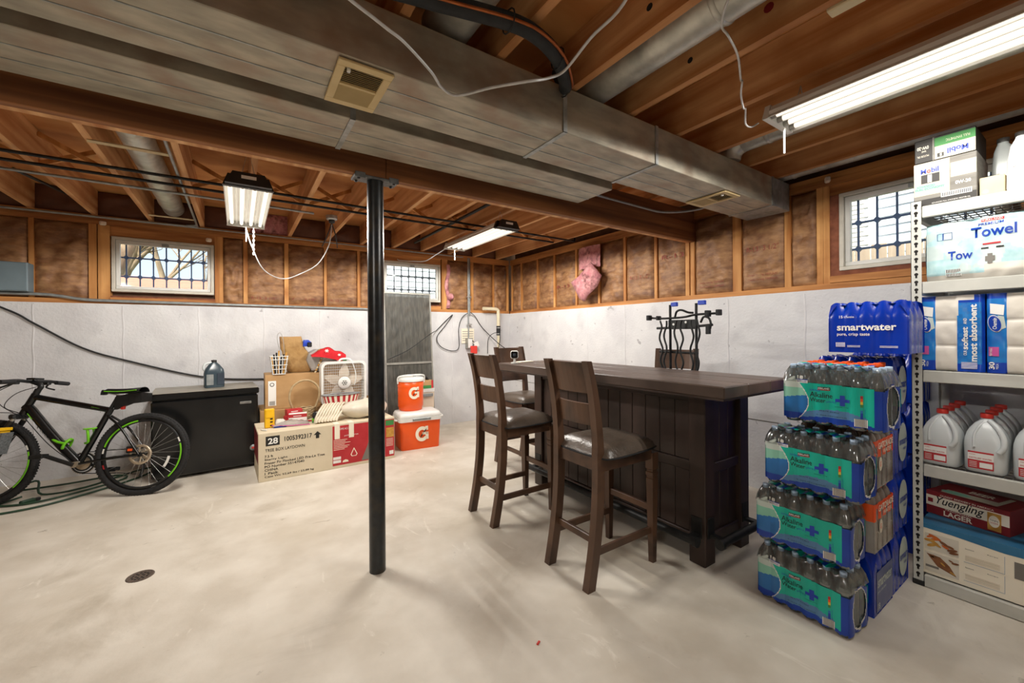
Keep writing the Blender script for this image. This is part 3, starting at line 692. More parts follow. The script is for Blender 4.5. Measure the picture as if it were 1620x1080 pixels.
line('white_wire', 'white wire swagging in front of the duct at top centre', 'cable', [(.10, .95, 2.588), (.12, 1.0, 2.50), (.16, 1.10, 2.39), (.19, 1.17, 2.33), (.36, 1.23, 2.305), (.44, 1.26, 2.30), (.56, 1.33, 2.285), (.63, 1.40, 2.29), (.71, 1.43, 2.30), (.80, 1.32, 2.305), (.885, 1.21, 2.30), (.97, 1.20, 2.335), (1.03, 1.17, 2.37), (1.0, 1.0, 2.38), (1.0, .86, 2.40), (.98, .72, 2.50), (.97, .66, 2.585)], .0052, 'cable_white')
line('white_wire', 'thin white wire dropping from the joists to the right shop light', 'cable', [(1.33, .60, 2.59), (1.33, .71, 2.46), (1.40, .77, 2.44), (1.44, .77, 2.42), (1.60, .82, 2.44), (1.78, .90, 2.45), (1.81, .91, 2.46), (1.79, .90, 2.44), (1.88, .95, 2.44), (1.98, .99, 2.43), (2.02, 1.0, 2.44), (2.14, 1.06, 2.43), (2.22, 1.07, 2.44), (2.25, 1.05, 2.46)], .0042, 'cable_white', k=4)
h = thing('refrigerant_line', 'black foam-covered hose with a copper line bending over the duct', 'hose', (.9, 1.33, 2.60))
hp = [(-4.1, .10, -.05), (-2.4, .10, -.05), (-1.2, .10, -.05), (-.75, .10, -.05), (-.35, .02, -.05), (-.05, -.05, -.05), (.10, -.04, -.045), (.24, .01, -.05), (.36, .10, -.055), (.41, .155, -.045), (.43, .20, .01), (.435, .24, .08)]
MB().tube(cat(hp, 6), .031, 14).build('foam_sleeve', 'hose_foam', h)
MB().tube(cat([(x+.012, y-.034, z-.012) for x, y, z in hp], 6), .006, 8).build('copper_tube', 'copper', h)
for i in (5, 7, 9):
    x, y, z = hp[i]; MB().tube([(x, y+.042*math.cos(a), z+.042*math.sin(a)) for a in [k*PI/6 for k in range(12)]], .003, 5, closed=True).build('cable_tie', 'black_plastic', h)
for (x, y, z, lab) in ((-1.12, 5.66, 2.50, 'small cream ceramic cleat left of the left window'), (-.27, 5.69, 2.44, 'small white ceramic cleat right of the left window'), (3.774, 2.72, 2.52, 'torn cream tape scrap on the plate under the beam end'), (3.74, 1.25, 2.53, 'small white cleat above the right window')):
    tag(MB().rbox(-.025, .025, -.018, .018, -.02, .02, .008).build('wire_cleat', 'beige_plastic', None, (x, y, z), .4), lab, 'cleat', 'wire cleats')

# pink insulation hanging from the right wall
g = thing('pink_insulation', 'torn pink fibreglass batt flopping out between the studs', 'insulation', (3.74, 3.8, 1.78))
def pk(u, v):
    y = .20 - .38*u; z = .42 + .28*v
    return (.01 - .03*math.sin(u*PI) + .012*noise.noise(Vector((u*6, v*7, 1))), y, z)
MB().grid(pk, 8, 10).build('batt', 'pink_wool', g)
out = [(.25, .26), (.10, .33), (-.10, .47), (-.27, .29), (-.20, .17), (-.03, .06), (.02, .0), (.10, .04), (.19, .17)]
m = MB(); c = Vector((-.10, 0, .24)); rings = []
for s, x in ((1.0, -.055), (1.02, -.085), (.55, -.115)):
    rings.append([Vector((x + .015*noise.noise(Vector((i*1.3, s*5, 2))), y*s, .24 + (z-.24)*s)) for i, (y, z) in enumerate(out)])
m.loft(rings); m.build('torn_flap', 'pink_wool', g)
tag(MB().grid(lambda u, v: (2.62+.06*u+.02*math.sin(v*9), 5.715-.02*math.sin(u*PI), 1.76+.66*v), 4, 14).build('pink_insulation', 'pink_wool'), 'thin strip of pink fibreglass beside the screened window', 'insulation')
tag(MB().loft([[(2.68+.045*s*math.cos(a), 5.70-d, 1.93+.05*s*math.sin(a)) for a in [k*PI/5 for k in range(10)]] for s, d in ((1, 0), (1.1, .04), (.6, .07))]).build('pink_insulation', 'pink_wool'), 'small tuft of pink fibreglass right of the screened window', 'insulation')

# floor drain
d = thing('floor_drain', 'round rusty drain grate set in the concrete floor', 'drain', (-.475, 3.137, 0))
MB().lathe([(0, .001), (.052, .001), (.056, .003), (.062, .003), (.064, .0)], 28).build('rim', 'drain_iron', d)
for r in (.018, .036):
    for k in range(6 if r < .02 else 12):
        a = 2*PI*k/(6 if r < .02 else 12); MB().lathe([(0, .0022), (.0055, .0022), (.0056, .001)], 8, (r*math.cos(a), r*math.sin(a), 0)).build('hole', 'dark_hole', d)
tag(MB().rbox(-.012, .012, -.005, .005, 0, .006, .002).build('floor_scrap', 'red_plastic', None, (1.1, 1.45, 0), .5), 'tiny red scrap lying on the open concrete floor', 'scrap')
# ------------------------------------------------------------------ the bar (front faces -x, length along y)
bar = thing('home_bar', 'dark stained wooden home bar with a thick plank top and foot rails', 'bar', (2.50, 2.175, 0))
x0, x1, y0, y1, HB = -.25, .25, -.82, .83, 1.035
for k, (a, b) in enumerate(((-.465, -.225), (-.223, .017), (.019, .25))):
    MB().rbox(a, b, -1.055, 1.10, HB, 1.098, .006).build('top_board', 'bar_top', bar)
MB().box(-.455, .24, -1.045, 1.09, HB-.012, HB).build('top_apron', 'bar_wood', bar)
for (a, b) in ((x0, y0), (x0, y1-.105), (x1-.105, y0), (x1-.105, y1-.105)):
    MB().rbox(a, a+.105, b, b+.105, 0, HB-.012, .005).build('corner_post', 'bar_wood', bar)
n = 13; s = (y1-y0-.21)/n
for k in range(n):
    MB().rbox(x0+.025, x0+.045, y0+.105+k*s+.0015, y0+.105+(k+1)*s-.0015, .60, HB-.06, .004).build('plank', 'bar_wood', bar)
    MB().rbox(x0+.025, x0+.045, y0+.105+k*s+.0015, y0+.105+(k+1)*s-.0015, .17, .54, .004).build('plank', 'bar_wood', bar)
for (a, b) in ((.10, .17), (.54, .60), (HB-.075, HB-.012)):
    MB().rbox(x0+.012, x0+.05, y0+.10, y1-.10, a, b, .004).build('rail', 'bar_wood', bar)
for ya, yb, nm in ((y0+.018, y0+.05, -1), (y1-.05, y1-.018, 1)):
    for (a, b) in ((.10, .18), (.53, .59), (HB-.08, HB-.012)):
        MB().rbox(x0+.10, x1-.10, ya-.006*(nm < 0), yb+.006*(nm > 0), a, b, .004).build('rail', 'bar_wood', bar)
    for k in range(3):
        w_ = (x1-x0-.21)/3; a = x0+.105+k*w_
        MB().rbox(a+.001, a+w_-.001, ya+.01, yb-.008, .17, HB-.06, .003).build('end_plank', 'bar_wood', bar)
MB().box(x1-.05, x1-.03, y0+.1, y1-.1, .1, HB-.012).build('back_panel', 'bar_wood', bar)
def foot_rail(pts, ends, axis):
    MB().tube(pts, .024, 16).build('foot_rail', 'black_iron', bar)
    for e in pts:
        d = Vector(e) - sum((Vector(q) for q in pts), Vector())/2; d.normalize()
        MB().tube([Vector(e)-d*.012, Vector(e)+d*.012], .029, 16).build('rail_collar', 'black_iron', bar)
    for e in ends:
        e = Vector(e)
        if axis == 'f': # bracket reaching from the front posts
            m = MB().rbox(e.x+.09, e.x+.098, e.y-.035, e.y+.035, e.z-.02, e.z+.10, .002); m.rbox(e.x-.01, e.x+.095, e.y-.02, e.y+.02, e.z-.012, e.z+.006, .002)
        else:
            m = MB().rbox(e.x-.035, e.x+.035, e.y+.09, e.y+.098, e.z-.02, e.z+.10, .002); m.rbox(e.x-.02, e.x+.02, e.y-.01, e.y+.095, e.z-.012, e.z+.006, .002)
        m.build('rail_bracket', 'black_iron', bar)
foot_rail([(x0-.095, y0+.0, .185), (x0-.095, y1, .185)], [(x0-.095, y0+.055, .185), (x0-.095, y1-.055, .185)], 'f')
foot_rail([(x0-.01, y0-.095, .185), (x1+.01, y0-.095, .185)], [(x0+.055, y0-.095, .185), (x1-.055, y0-.095, .185)], 'e')

# ------------------------------------------------------------------ stools: local +x is the way they face
def make_stool(label, loc, rz):
    t = thing('bar_stool', label, 'stool', loc, rz, 'dark wooden bar stools'); hw = .185
    bp = [(-.275, 0), (-.232, .22), (-.205, .45), (-.20, .70), (-.215, .90), (-.245, 1.08), (-.285, 1.225)]
    P = cat([(x, 0, z) for x, z in bp], 4)
    for s in (-1, 1):
        rings = []
        for p in P:
            d = .034 if p.z < .75 else .030 - .008*(p.z-.75)/.475
            yc = s*(hw-.022); rings.append([(p.x-d, yc-.022, p.z), (p.x+d*.6, yc-.022, p.z), (p.x+d*.6, yc+.022, p.z), (p.x-d, yc+.022, p.z)])
        MB().loft(rings, smooth=False).build('back_leg', 'stool_wood', t)
    for s in (-1, 1):
        rings = []; yc = s*(hw-.012)
        for z, d in ((0, .016), (.05, .017), (.50, .024), (.505, .021), (.515, .021), (.52, .025), (.54, .025), (.545, .021), (.555, .021), (.56, .026), (.66, .026)):
            rings.append([(.235-d, yc-d, z), (.235+d, yc-d, z), (.235+d, yc+d, z), (.235-d, yc+d, z)])
        MB().loft(rings, smooth=False).build('front_leg', 'stool_wood', t)
    m = MB().rbox(.218, .252, -.16, .16, .62, .69, .003); m.rbox(-.215, -.185, -.145, .145, .62, .69, .003)
    for s in (-1, 1): m.rbox(-.19, .22, s*.173-.012, s*.173+.012, .62, .69, .003)
    m.build('seat_frame', 'stool_wood', t)
    def cush(u, v):
        a = 2*u-1; b = 2*v-1; e = max(abs(a), abs(b)); k = (1-min(1, e)**6)
        w_ = .212 + .012*(1-a); q = 1-.10*max(0, (abs(a)*abs(b)))**3
        return (.03+a*.243*q, b*w_*q, .70 + .062*k*(1-.28*(a*a*b*b)) + .004*noise.noise(Vector((a*3, b*3, 1))))
    c = MB().grid(cush, 18, 18)
    def rim(k):
        pts = []
        for i in range(48):
            an = 2*PI*i/48; ca, sa = math.cos(an), math.sin(an); sc = 1/max(abs(ca), abs(sa)); a, b = ca*sc, sa*sc; q = 1-.10*(abs(a)*abs(b))**3
            pts.append((.03+a*.243*q*k, b*(.212+.012*(1-a))*q*k, 0))
        return pts
    c.loft([[(x, y, .688) for x, y, _ in rim(.985)], [(x, y, .70) for x, y, _ in rim(1.0)]])
    c.build('seat_cushion', 'leather', t)
    MB().tube([(x, y, .694) for x, y, _ in rim(1.005)], .005, 6, closed=True).build('cushion_piping', 'black_rubber', t)
    def slat(z0, z1, name):
        m = MB(); rings = []
        for i in range(9):
            y = -.15+.3*i/8; cv = .022*(1-(y/.15)**2)
            def xb(z):
                for (xa, za), (xc, zc) in zip(bp, bp[1:]):
                    if za <= z <= zc: return xa + (xc-xa)*(z-za)/(zc-za)
                return bp[-1][0]
            rings.append([(xb(z0)-cv+.004, y, z0), (xb(z0)-cv+.026, y, z0), (xb(z1)-cv+.026, y, z1), (xb(z1)-cv+.004, y, z1)])
        m.loft(rings, smooth=False); m.build(name, 'stool_wood', t)
    slat(1.045, 1.215, 'top_slat'); slat(.865, .985, 'back_slat')
    MB().rbox(-.235, -.215, -.145, .145, .225, .265, .003).build('stretcher', 'stool_wood', t)
    for s in (-1, 1): MB().rbox(-.22, .235, s*.165-.010, s*.165+.010, .17, .21, .003).build('stretcher', 'stool_wood', t)
    MB().rbox(.225, .248, -.16, .16, .30, .34, .003).build('stretcher', 'stool_wood', t)
    return t
st = make_stool('dark wooden bar stool at the bar front, nearest the camera', (1.83, 1.755, 0), 0)
dup(st, (1.79, 2.66, 0), 0, 'dark wooden bar stool at the bar front, farther from the camera')
dup(st, (2.47, 3.47, 0), -PI/2, 'dark wooden bar stool at the far end of the bar, behind the small camera')
dup(st, (3.10, 2.17, 0), PI+R(25), 'dark wooden bar stool behind the bar, seen past the black bike carrier')

# small security camera on the bar
c = thing('security_camera', 'small square white camera on a stand at the bar end', 'camera', (2.10, 3.10, 1.098), R(-62))
MB().lathe([(0, 0), (.034, 0), (.034, .010), (.012, .016), (.010, .045), (0, .045)], 18).build('stand', 'white_plastic', c)
MB().rbox(-.037, .037, -.022, .022, .045, .119, .012).build('shell', 'white_plastic', c)
MB().rbox(-.030, .030, -.0245, -.021, .052, .112, .010).build('face', 'black_gloss', c)
MB().lathe([(0, .004), (.010, .004), (.014, .001)], 16, (0, -.0245, .080), axis='y').build('lens', 'lattice_dark', c)
c.rotation_euler = (0, 0, R(-38))
tag(MB().rbox(-.09, .09, -.04, .04, 0, .008, .002).build('paper_pad', 'print_cream', None, (2.28, 3.2, 1.098), .2), 'pale paper pad on the bar behind the small camera', 'paper')

# hitch bike carrier standing behind the bar (faces -x)
k = thing('bike_carrier', 'black folding hitch bike carrier with wavy arms, behind the bar', 'bike rack', (2.95, 1.955, .775), -PI/2)
KZ = .775
for x in (-.115, .115):
    MB().tube([(x, 0, 0), (x, 0, 1.60-KZ)], .0105, 8).build('upright', 'black_iron', k)
    MB().rbox(x+.015 if x < 0 else x+.02, x+.065 if x < 0 else x+.075, -.015, .015, 1.585, 1.618, .003).build('end_clip', 'print_blue', k)
MB().rbox(-.13, .115, -.008, .008, 1.40, 1.475, .003).build('hub_plate', 'black_iron', k)
for x, z in ((-.08, 1.44), (.03, 1.455)): MB().lathe([(0, .001), (.010, .001)], 8, (x, -.008, z), axis='y').build('slot', 'print_white', k)
def arm(pts, r=.0085): MB().tube(cat(pts, 5), r, 8).build('arm', 'black_iron', k)
arm([(-.30, 0, 1.50), (-.18, -.02, 1.49), (0, 0, 1.495), (.12, -.02, 1.51), (.26, 0, 1.515), (.31, 0, 1.515)])
arm([(-.25, .01, 1.41), (0, .01, 1.415), (.24, .01, 1.43)], .010)
arm([(-.23, .02, 1.215), (.115, .02, 1.21)], .010)
arm([(-.30, -.02, 1.025), (-.1, -.02, 1.03), (.1, -.02, 1.02), (.31, -.02, 1.01)], .012)
arm([(-.05, -.03, 1.50), (-.02, -.05, 1.54), (.02, -.05, 1.55), (.07, -.04, 1.53), (.11, -.03, 1.525)])
arm([(.17, -.03, 1.45), (.20, -.04, 1.49), (.24, -.04, 1.48), (.255, -.04, 1.44), (.25, -.04, 1.40)])
for j, (xt, xb) in enumerate(((-.19, -.17), (-.135, -.14), (-.04, -.02), (.02, .02), (.115, .105), (.17, .15))):
    pts = [(xt + (xb-xt)*i/12 + .013*math.sin(i*1.25+j), -.03-.006*j, 1.47 - (.45+.05*(j % 3))*i/12) for i in range(13)]
    arm(pts, .0075)
for (x, z, s) in ((-.315, 1.50, .022), (-.22, 1.495, .018), (.215, 1.515, .024), (.30, 1.52, .022), (.215, 1.0, .024), (.30, 1.015, .022), (-.31, 1.02, .022), (-.24, 1.03, .016), (-.03, 1.02, .02), (.06, 1.03, .018)):
    MB().rbox(x-s*.6, x+s*.6, -.035, .015, z-s, z+s, .004).build('rubber_cradle', 'black_rubber', k)
MB().rbox(.22, .25, -.055, -.025, 1.36, 1.43, .004).build('strap', 'black_rubber', k)
for r in (.10, .075): MB().tube([(r*1.1*math.cos(a), -.045, .955+r*math.sin(a)) for a in [i*PI/10 for i in range(20)]], .0055, 6, closed=True).build('security_loop', 'cable_black', k)
MB().rbox(-.06, .06, -.05, -.01, .99, 1.035, .004).build('clamp_block', 'black_plastic', k)
MB().rbox(.0, .03, -.056, -.05, .985, 1.03, .002).build('label', 'print_cream', k)
for c_ in kids(k):
    if c_.name.split('.')[0] != 'upright': c_.location.z -= KZ
MB().tube([(-.14, 0, .012), (.14, 0, .012)], .011, 8).build('foot_bar', 'black_iron', k)
# ------------------------------------------------------------------ bicycle leaning on the back wall; local x = towards its front wheel, z = up in its own plane
Rb = Vector((-.715, 4.735, 0)); Fb = Vector((-1.735, 5.12, 0)); d = (Fb-Rb).normalized(); az = math.atan2(d.y, d.x)
bk = thing('bicycle', 'black and lime green mountain bike leaning on the wall by the freezer', 'bicycle', Rb)
lean = R(8)
bk.rotation_euler = (Matrix.Rotation(az, 3, 'Z') @ Matrix.Rotation(lean, 3, 'X')).to_euler()
# local +y points at the viewer's side when the front is to the left; the wall is at -y
RW = .345
def wheel(cx, label, rotor):
    wh = put('wheel', None, bk, (cx, 0, RW), label=label)
    MB().tube([(RW*.945*math.cos(a), 0, RW*.945*math.sin(a)) for a in [i*PI/24 for i in range(48)]], .026, 10, closed=True).build('tyre', 'tyre', wh)
    kn = MB()
    for i in range(96):
        a = i*PI/48
        for y in (-.012, .012):
            q = a + (.02 if y > 0 else 0); c_ = Vector((RW*1.0*math.cos(q), y, RW*1.0*math.sin(q)))
            kn.box(-.004, .004, -.007, .007, -.006, .006, M=Matrix.Translation(c_) @ Matrix.Rotation(-q, 4, 'Y'))
    kn.build('tread', 'tyre', wh)
    MB().lathe([(RW*.815, -.012), (RW*.87, -.013), (RW*.87, .013), (RW*.815, .012), (RW*.80, 0), (RW*.815, -.012)], 48, axis='y').build('rim', 'black_plastic', wh)
    for a0, a1, m_ in ((100, 165, 'lime_plastic'), (168, 176, 'print_white'), (-45, 15, 'lime_plastic'), (18, 26, 'print_white'), (195, 202, 'print_red')):
        MB().grid(lambda u, v: (RW*(.825+.035*v)*math.cos(R(180-(a0+(a1-a0)*u))), .0150, RW*(.825+.035*v)*math.sin(R(180-(a0+(a1-a0)*u)))), 14, 1).build('rim_decal', m_, wh)
    sp = MB()
    for i in range(28):
        a = 2*PI*i/28; b = a + (.45 if i % 2 else -.45); y = .025 if (i // 2) % 2 else -.025
        sp.tube([(.026*math.cos(b), y, .026*math.sin(b)), (RW*.81*math.cos(a), 0, RW*.81*math.sin(a))], .0013, 4, caps=False)
    sp.build('spokes', 'steel', wh)
    MB().tube([(0, -.06, 0), (0, .06, 0)], .02, 14).build('hub', 'black_plastic', wh)
    ro = MB(); n = 40
    ro.lathe([(.062, .045), (.085, .045), (.085, .047), (.062, .047), (.062, .045)], n, axis='y')
    for i in range(6):
        a = i*PI/3; ro.tube([(.02*math.cos(a), -.046, .02*math.sin(a)), (.066*math.cos(a+.5), -.046, .066*math.sin(a+.5))], .005, 5)
    rr = ro.build('brake_rotor', 'disc_steel', wh); rr.scale = (1, -1, 1)
    return wh
wheel(0, 'rear wheel with lime rim decals', 1); wheel(1.09, 'front wheel with lime rim decals', 1)
w0 = [k for k in COL.objects if k.parent == bk and k.name.startswith('wheel')][0]
MB().grid(lambda u, v: (RW*(.58+.11*v*0+.06*v)*math.cos(R(-8-26*u))*-1, .028, RW*(.58+.06*v)*math.sin(R(-8-26*u))), 6, 1).build('spoke_reflector', 'print_white', w0)
bb = (.46, 0, .295); stt = (.275, 0, .735); hdt = (.815, 0, .895); hdb = (.885, 0, .735)
def tb(name, pts, r, mat='black_gloss', n=12, k=6, flat=1.0, par=bk): return MB().tube(cat(pts, k) if k > 1 else pts, r, n, flat=flat).build(name, mat, par)
dt = tb('down_tube', [(.872, 0, .80), (.835, 0, .765), (.79, 0, .705), (.70, 0, .585), (.58, 0, .435), bb], .034, k=5)
tt = tb('top_tube', [(.825, 0, .872), stt], .0235, k=1)
tb('seat_tube', [bb, stt], .023, k=1); tb('head_tube', [hdt, hdb], .026, k=1)
for s in (-1, 1):
    tb('chain_stay', [(bb[0], s*.035, bb[2]), (.25, s*.055, .325), (0, s*.065, RW)], .0105)
    tb('seat_stay', [(stt[0], s*.02, stt[2]-.05), (.16, s*.045, .58), (0, s*.065, RW)], .0095)
    tb('fork_leg', [(.915, s*.055, .68), (1.09, s*.058, RW)], .019, 'black_plastic', k=1)
    MB().tube([(.90, s*.055, .705), (.955, s*.056, .61)], .0145, 12).build('fork_stanchion', 'steel', bk)
MB().rbox(.885, .935, -.075, .075, .69, .735, .012).build('fork_crown', 'black_plastic', bk)
tb('seat_post', [stt, (.22, 0, .86)], .0145, 'black_plastic', k=1)
MB().tube([(stt[0]+.012, 0, stt[2]-.035), (stt[0]-.008, 0, stt[2]+.012)], .023, 12).build('seat_clamp', 'black_plastic', bk)
def saddle(u, v):
    a = 1-u; x = .345 - .315*(1-a) ; w_ = .022 + .055*max(0, (1-a)-.35)/.65 if a < .65 else .022
    w_ = .02 + .055*(max(0, u-.3)/.7)**1.3; an = PI*v
    z = .872 + .045*math.sin(an) + .018*(u-.45)**2*2 - (.012 if u < .08 else 0)
    return (.345-.315*u, w_*math.cos(an), z)
sd = MB().grid(saddle, 16, 8).add([saddle(i/16, 0) for i in range(17)] + [saddle(i/16, 1) for i in range(17)], [(i, i+1, 18+i, 17+i) for i in range(16)]).build('saddle', 'black_plastic', bk)
for s in (-1, 1):
    MB().tube([(.345-.315*u, s*(.021+.055*(max(0, u-.3)/.7)**1.3), .893+.018*(u-.45)**2*2) for u in [i/12 for i in range(1, 12)]], .004, 6).build('saddle_stripe', 'lime_plastic', sd)
    MB().tube(cat([(.29, s*.02, .88), (.22, s*.022, .862), (.14, s*.022, .862), (.08, s*.03, .885)], 4), .0035, 6).build('saddle_rail', 'steel', sd)
MB().loft([[(x, y*w_, z+q*h_) for y, q in ((-1, -1), (1, -1), (1, 1), (-1, 1))] for x, w_, z, h_ in ((.235, .022, .79, .055), (.12, .035, .83, .045), (.03, .036, .835, .042), (-.015, .032, .835, .035))], smooth=False).build('saddle_bag', 'black_plastic', bk)
MB().rbox(.165, .195, -.012, .012, .735, .775, .005).build('tail_light', 'red_plastic', bk)
# cockpit
tb('stem', [(.80, 0, .925), (.785, 0, .965), (.85, 0, 1.0)], .018, 'black_plastic', k=4)
MB().tube([(.815, 0, .895), (.80, 0, .935)], .022, 12).build('headset_spacer', 'black_plastic', bk)
tb('handlebar', [(.82, -.31, .99), (.84, -.15, 1.005), (.855, -.03, 1.0), (.855, .03, 1.0), (.84, .15, 1.005), (.82, .31, .99)], .0135, 'black_plastic')
for s in (-1, 1):
    tb('grip', [(.823, s*.20, .995), (.818, s*.325, .988)], .018, 'black_rubber', k=1)
    tb('brake_lever', [(.85, s*.17, .985), (.89, s*.20, .955), (.885, s*.28, .935)], .007, 'black_plastic', k=4)
    MB().rbox(.83, .875, s*.15-.02, s*.15+.02, .975, 1.005, .006).build('shifter', 'black_plastic', bk)
MB().rbox(.80, .86, -.05, .05, 1.015, 1.03, .004).build('phone_mount', 'black_gloss', bk)
for i, (s, o_) in enumerate(((1, .0), (-1, .02), (1, .05))):
    tb('cable_housing', [(.86, s*.15, .98), (1.0+o_, s*.10, .93-o_), (1.02+o_*1.5, s*.04, .82-o_), (.93, s*.02, .74), (.87, .03*s, .70)], .0032, 'cable_black', n=6)
tb('cable_housing', [(.88, .02, .73), (.80, .035, .64), (.66, .035, .47), (.50, .04, .33)], .0032, 'cable_black', n=6)
# drivetrain, cages
for r, y in ((.088, -.045), (.068, -.04)): 
    MB().lathe([(r-.012, -.002), (r, -.002), (r, .002), (r-.012, .002), (r-.012, -.002)], 36, (bb[0], y, bb[2]), axis='y').build('chainring', 'black_iron', bk)
tk = MB()
for i in range(36):
    a = i*PI/18; tk.box(-.004, .004, -.0015, .0015, 0, .008, M=Matrix.Translation((bb[0]+.086*math.cos(a), -.045, bb[2]+.086*math.sin(a))) @ Matrix.Rotation(PI/2-a, 4, 'Y'))
tk.build('chainring_teeth', 'disc_steel', bk)
MB().lathe([(0, .001), (.066, .001)], 30, (bb[0], -.039, bb[2]), axis='y').build('chain_guard', 'disc_steel', bk)
MB().tube([(bb[0], -.06, bb[2]), (bb[0], .06, bb[2])], .024, 14).build('bottom_bracket', 'disc_steel', bk)
tb('crank_arm', [(bb[0], .065, bb[2]), (.66, .07, .385)], .016, 'black_plastic', k=1); tb('crank_arm', [(bb[0], -.065, bb[2]), (.295, -.07, .215)], .012, 'black_plastic', k=1)
for x, y, z in ((.66, .12, .385), (.295, -.12, .215)):
    m = MB().rbox(x-.045, x+.045, y-.035, y-.022, z-.016, z+.016, .003); m.rbox(x-.045, x+.045, y+.022, y+.035, z-.016, z+.016, .003); m.rbox(x-.045, x-.035, y-.03, y+.03, z-.008, z+.008, .003); m.rbox(x+.035, x+.045, y-.03, y+.03, z-.008, z+.008, .003)
    m.tube([(x, y-.05, z), (x, y+.03, z)], .009, 8); m.build('pedal', 'black_iron', bk)
for i in range(6): MB().lathe([(.018, -.001), (.05-.005*i, -.001), (.05-.005*i, .001), (.018, .001)], 28, (0, -.028-.004*i, RW), axis='y').build('sprocket', 'disc_steel', bk)
MB().tube(cat([(.46, -.045, .383), (.2, -.043, .39), (.0, -.042, .39)], 4), .004, 5).build('chain', 'black_iron', bk)
MB().tube(cat([(.46, -.045, .207), (.2, -.045, .19), (.06, -.045, .17)], 4), .004, 5).build('chain', 'black_iron', bk)
tb('rear_derailleur', [(0, -.06, RW-.01), (.02, -.07, .28), (.03, -.06, .19), (.045, -.055, .15)], .011, 'black_iron', k=3)
MB().rbox(.03, .10, .035, .062, RW+.02, RW+.075, .006).build('brake_caliper', 'black_plastic', bk)
MB().rbox(.05, .085, .06, .066, RW+.035, RW+.055, .002).build('caliper_badge', 'print_orange', bk)
def cage(pos, dirv):
    c_ = put('bottle_cage', None, bk); p = Vector(pos); dv = Vector(dirv).normalized(); nv = Vector((dv.z, 0, -dv.x)); 
    if nv.z < 0 and abs(nv.z) > .3: nv = -nv
    f = lambda a, b, y: p + dv*a + nv*b + Vector((0, y, 0))
    for s in (-1, 1):
        MB().tube(cat([f(.13, .0, 0), f(.12, .015, s*.034), f(.10, .05, s*.036), f(.09, .080, s*.02), f(.085, .085, 0)], 5), .011, 8, flat=.6).build('cage_loop', 'lime_plastic', c_)
        MB().tube(cat([f(.10, .05, s*.036), f(.05, .02, s*.034), f(.0, .005, s*.02), f(-.02, .03, 0)], 5), .010, 8).build('cage_strut', 'lime_plastic', c_)
    MB().tube([f(-.03, .006, 0), f(.14, .006, 0)], .012, 6).build('cage_spine', 'lime_plastic', c_)
cage((.655, 0, .515), (.62-.79, 0, .46-.66)); cage((.395, 0, .47), (stt[0]-bb[0], 0, stt[2]-bb[2]))
text('TREK', 0, 0, .045, 'print_grey', dt, w=.20, bold=.02, fn=lambda a, b: (.775-.64*a-.6*b*0+.0, .031-.35*abs(b-.02), .645-.76*a+b*.9-.02))
for k_ in (0, 1): MB().tube([(.835-.02*k_, .03, .735-.03*k_), (.80, .03, .685)], .003, 5).build('decal_stripe', 'lime_plastic', dt)
MB().tube([(.40, .0195, .768), (.34, .0195, .752)], .004, 5).build('decal_stripe', 'lime_plastic', tt)
MB().tube([(.56, .028, .40), (.52, .028, .355)], .004, 5).build('decal_stripe', 'lime_plastic', dt)
# tapered yellow bucket of unclear use, attached to the bicycle as an added part
pn = put('yellow_bucket', None, bk, (1.0, .13, .42))
MB().loft([[(x, y, z) for x, y in ((-w_, -.05), (w_, -.05), (w_, .05+dd), (-w_, .05+dd))] for z, w_, dd in ((0, .07, 0), (.19, .105, .03))], smooth=False).build('tub', 'yellow_plastic', pn)
MB().rbox(-.115, .115, -.058, .09, .185, .21, .004).build('tub_rim', 'yellow_plastic', pn)
MB().loft([[(-.07-t_*.03+.0*y, y, .0+t_*.17) for y in (-.05, .05)] + [(-.10-t_*.03, .05, .0+t_*.17), (-.10-t_*.03, -.05, t_*.17)] for t_ in (0, .5, 1)], smooth=False).build('grey_panel', 'tread_grey', pn)

# green extension cords on the floor under the bicycle
for i, (pts, lab) in enumerate((([(-2.3, 5.05, .012), (-1.8, 4.86, .010), (-1.4, 4.83, .010), (-1.1, 5.0, .010), (-.86, 5.22, .010), (-.74, 5.4, .012), (-.72, 5.62, .012)], 'dark green extension cord, long loop nearest the camera, under the bicycle'),
      ([(-2.2, 5.3, .012), (-1.75, 5.15, .012), (-1.5, 5.35, .10), (-1.42, 5.2, .012), (-1.15, 5.22, .012), (-.8, 5.55, .02), (-.3, 5.67, .02)], 'dark green extension cord with an arched kink by the wall'),
      ([(-1.52, 5.15, .03), (-1.62, 5.05, .012), (-1.4, 4.98, .012), (-1.1, 5.1, .02), (-.9, 5.3, .02), (-1.0, 5.45, .02), (-1.3, 5.4, .02), (-1.6, 5.4, .02)], 'dark green extension cord coiled behind the rear wheel'))):
    line('extension_cord', lab, 'cable', pts, .0085, 'cable_green')
pl_ = thing('cord_plug', 'dark green three-way cord plug lying under the bicycle', 'plug', (-1.45, 5.02, 0), .7)
MB().rbox(-.045, .045, -.02, .02, 0, .035, .008).build('block', 'cable_green', pl_); MB().rbox(.04, .075, -.015, .015, .004, .03, .005).build('plug', 'black_plastic', pl_)
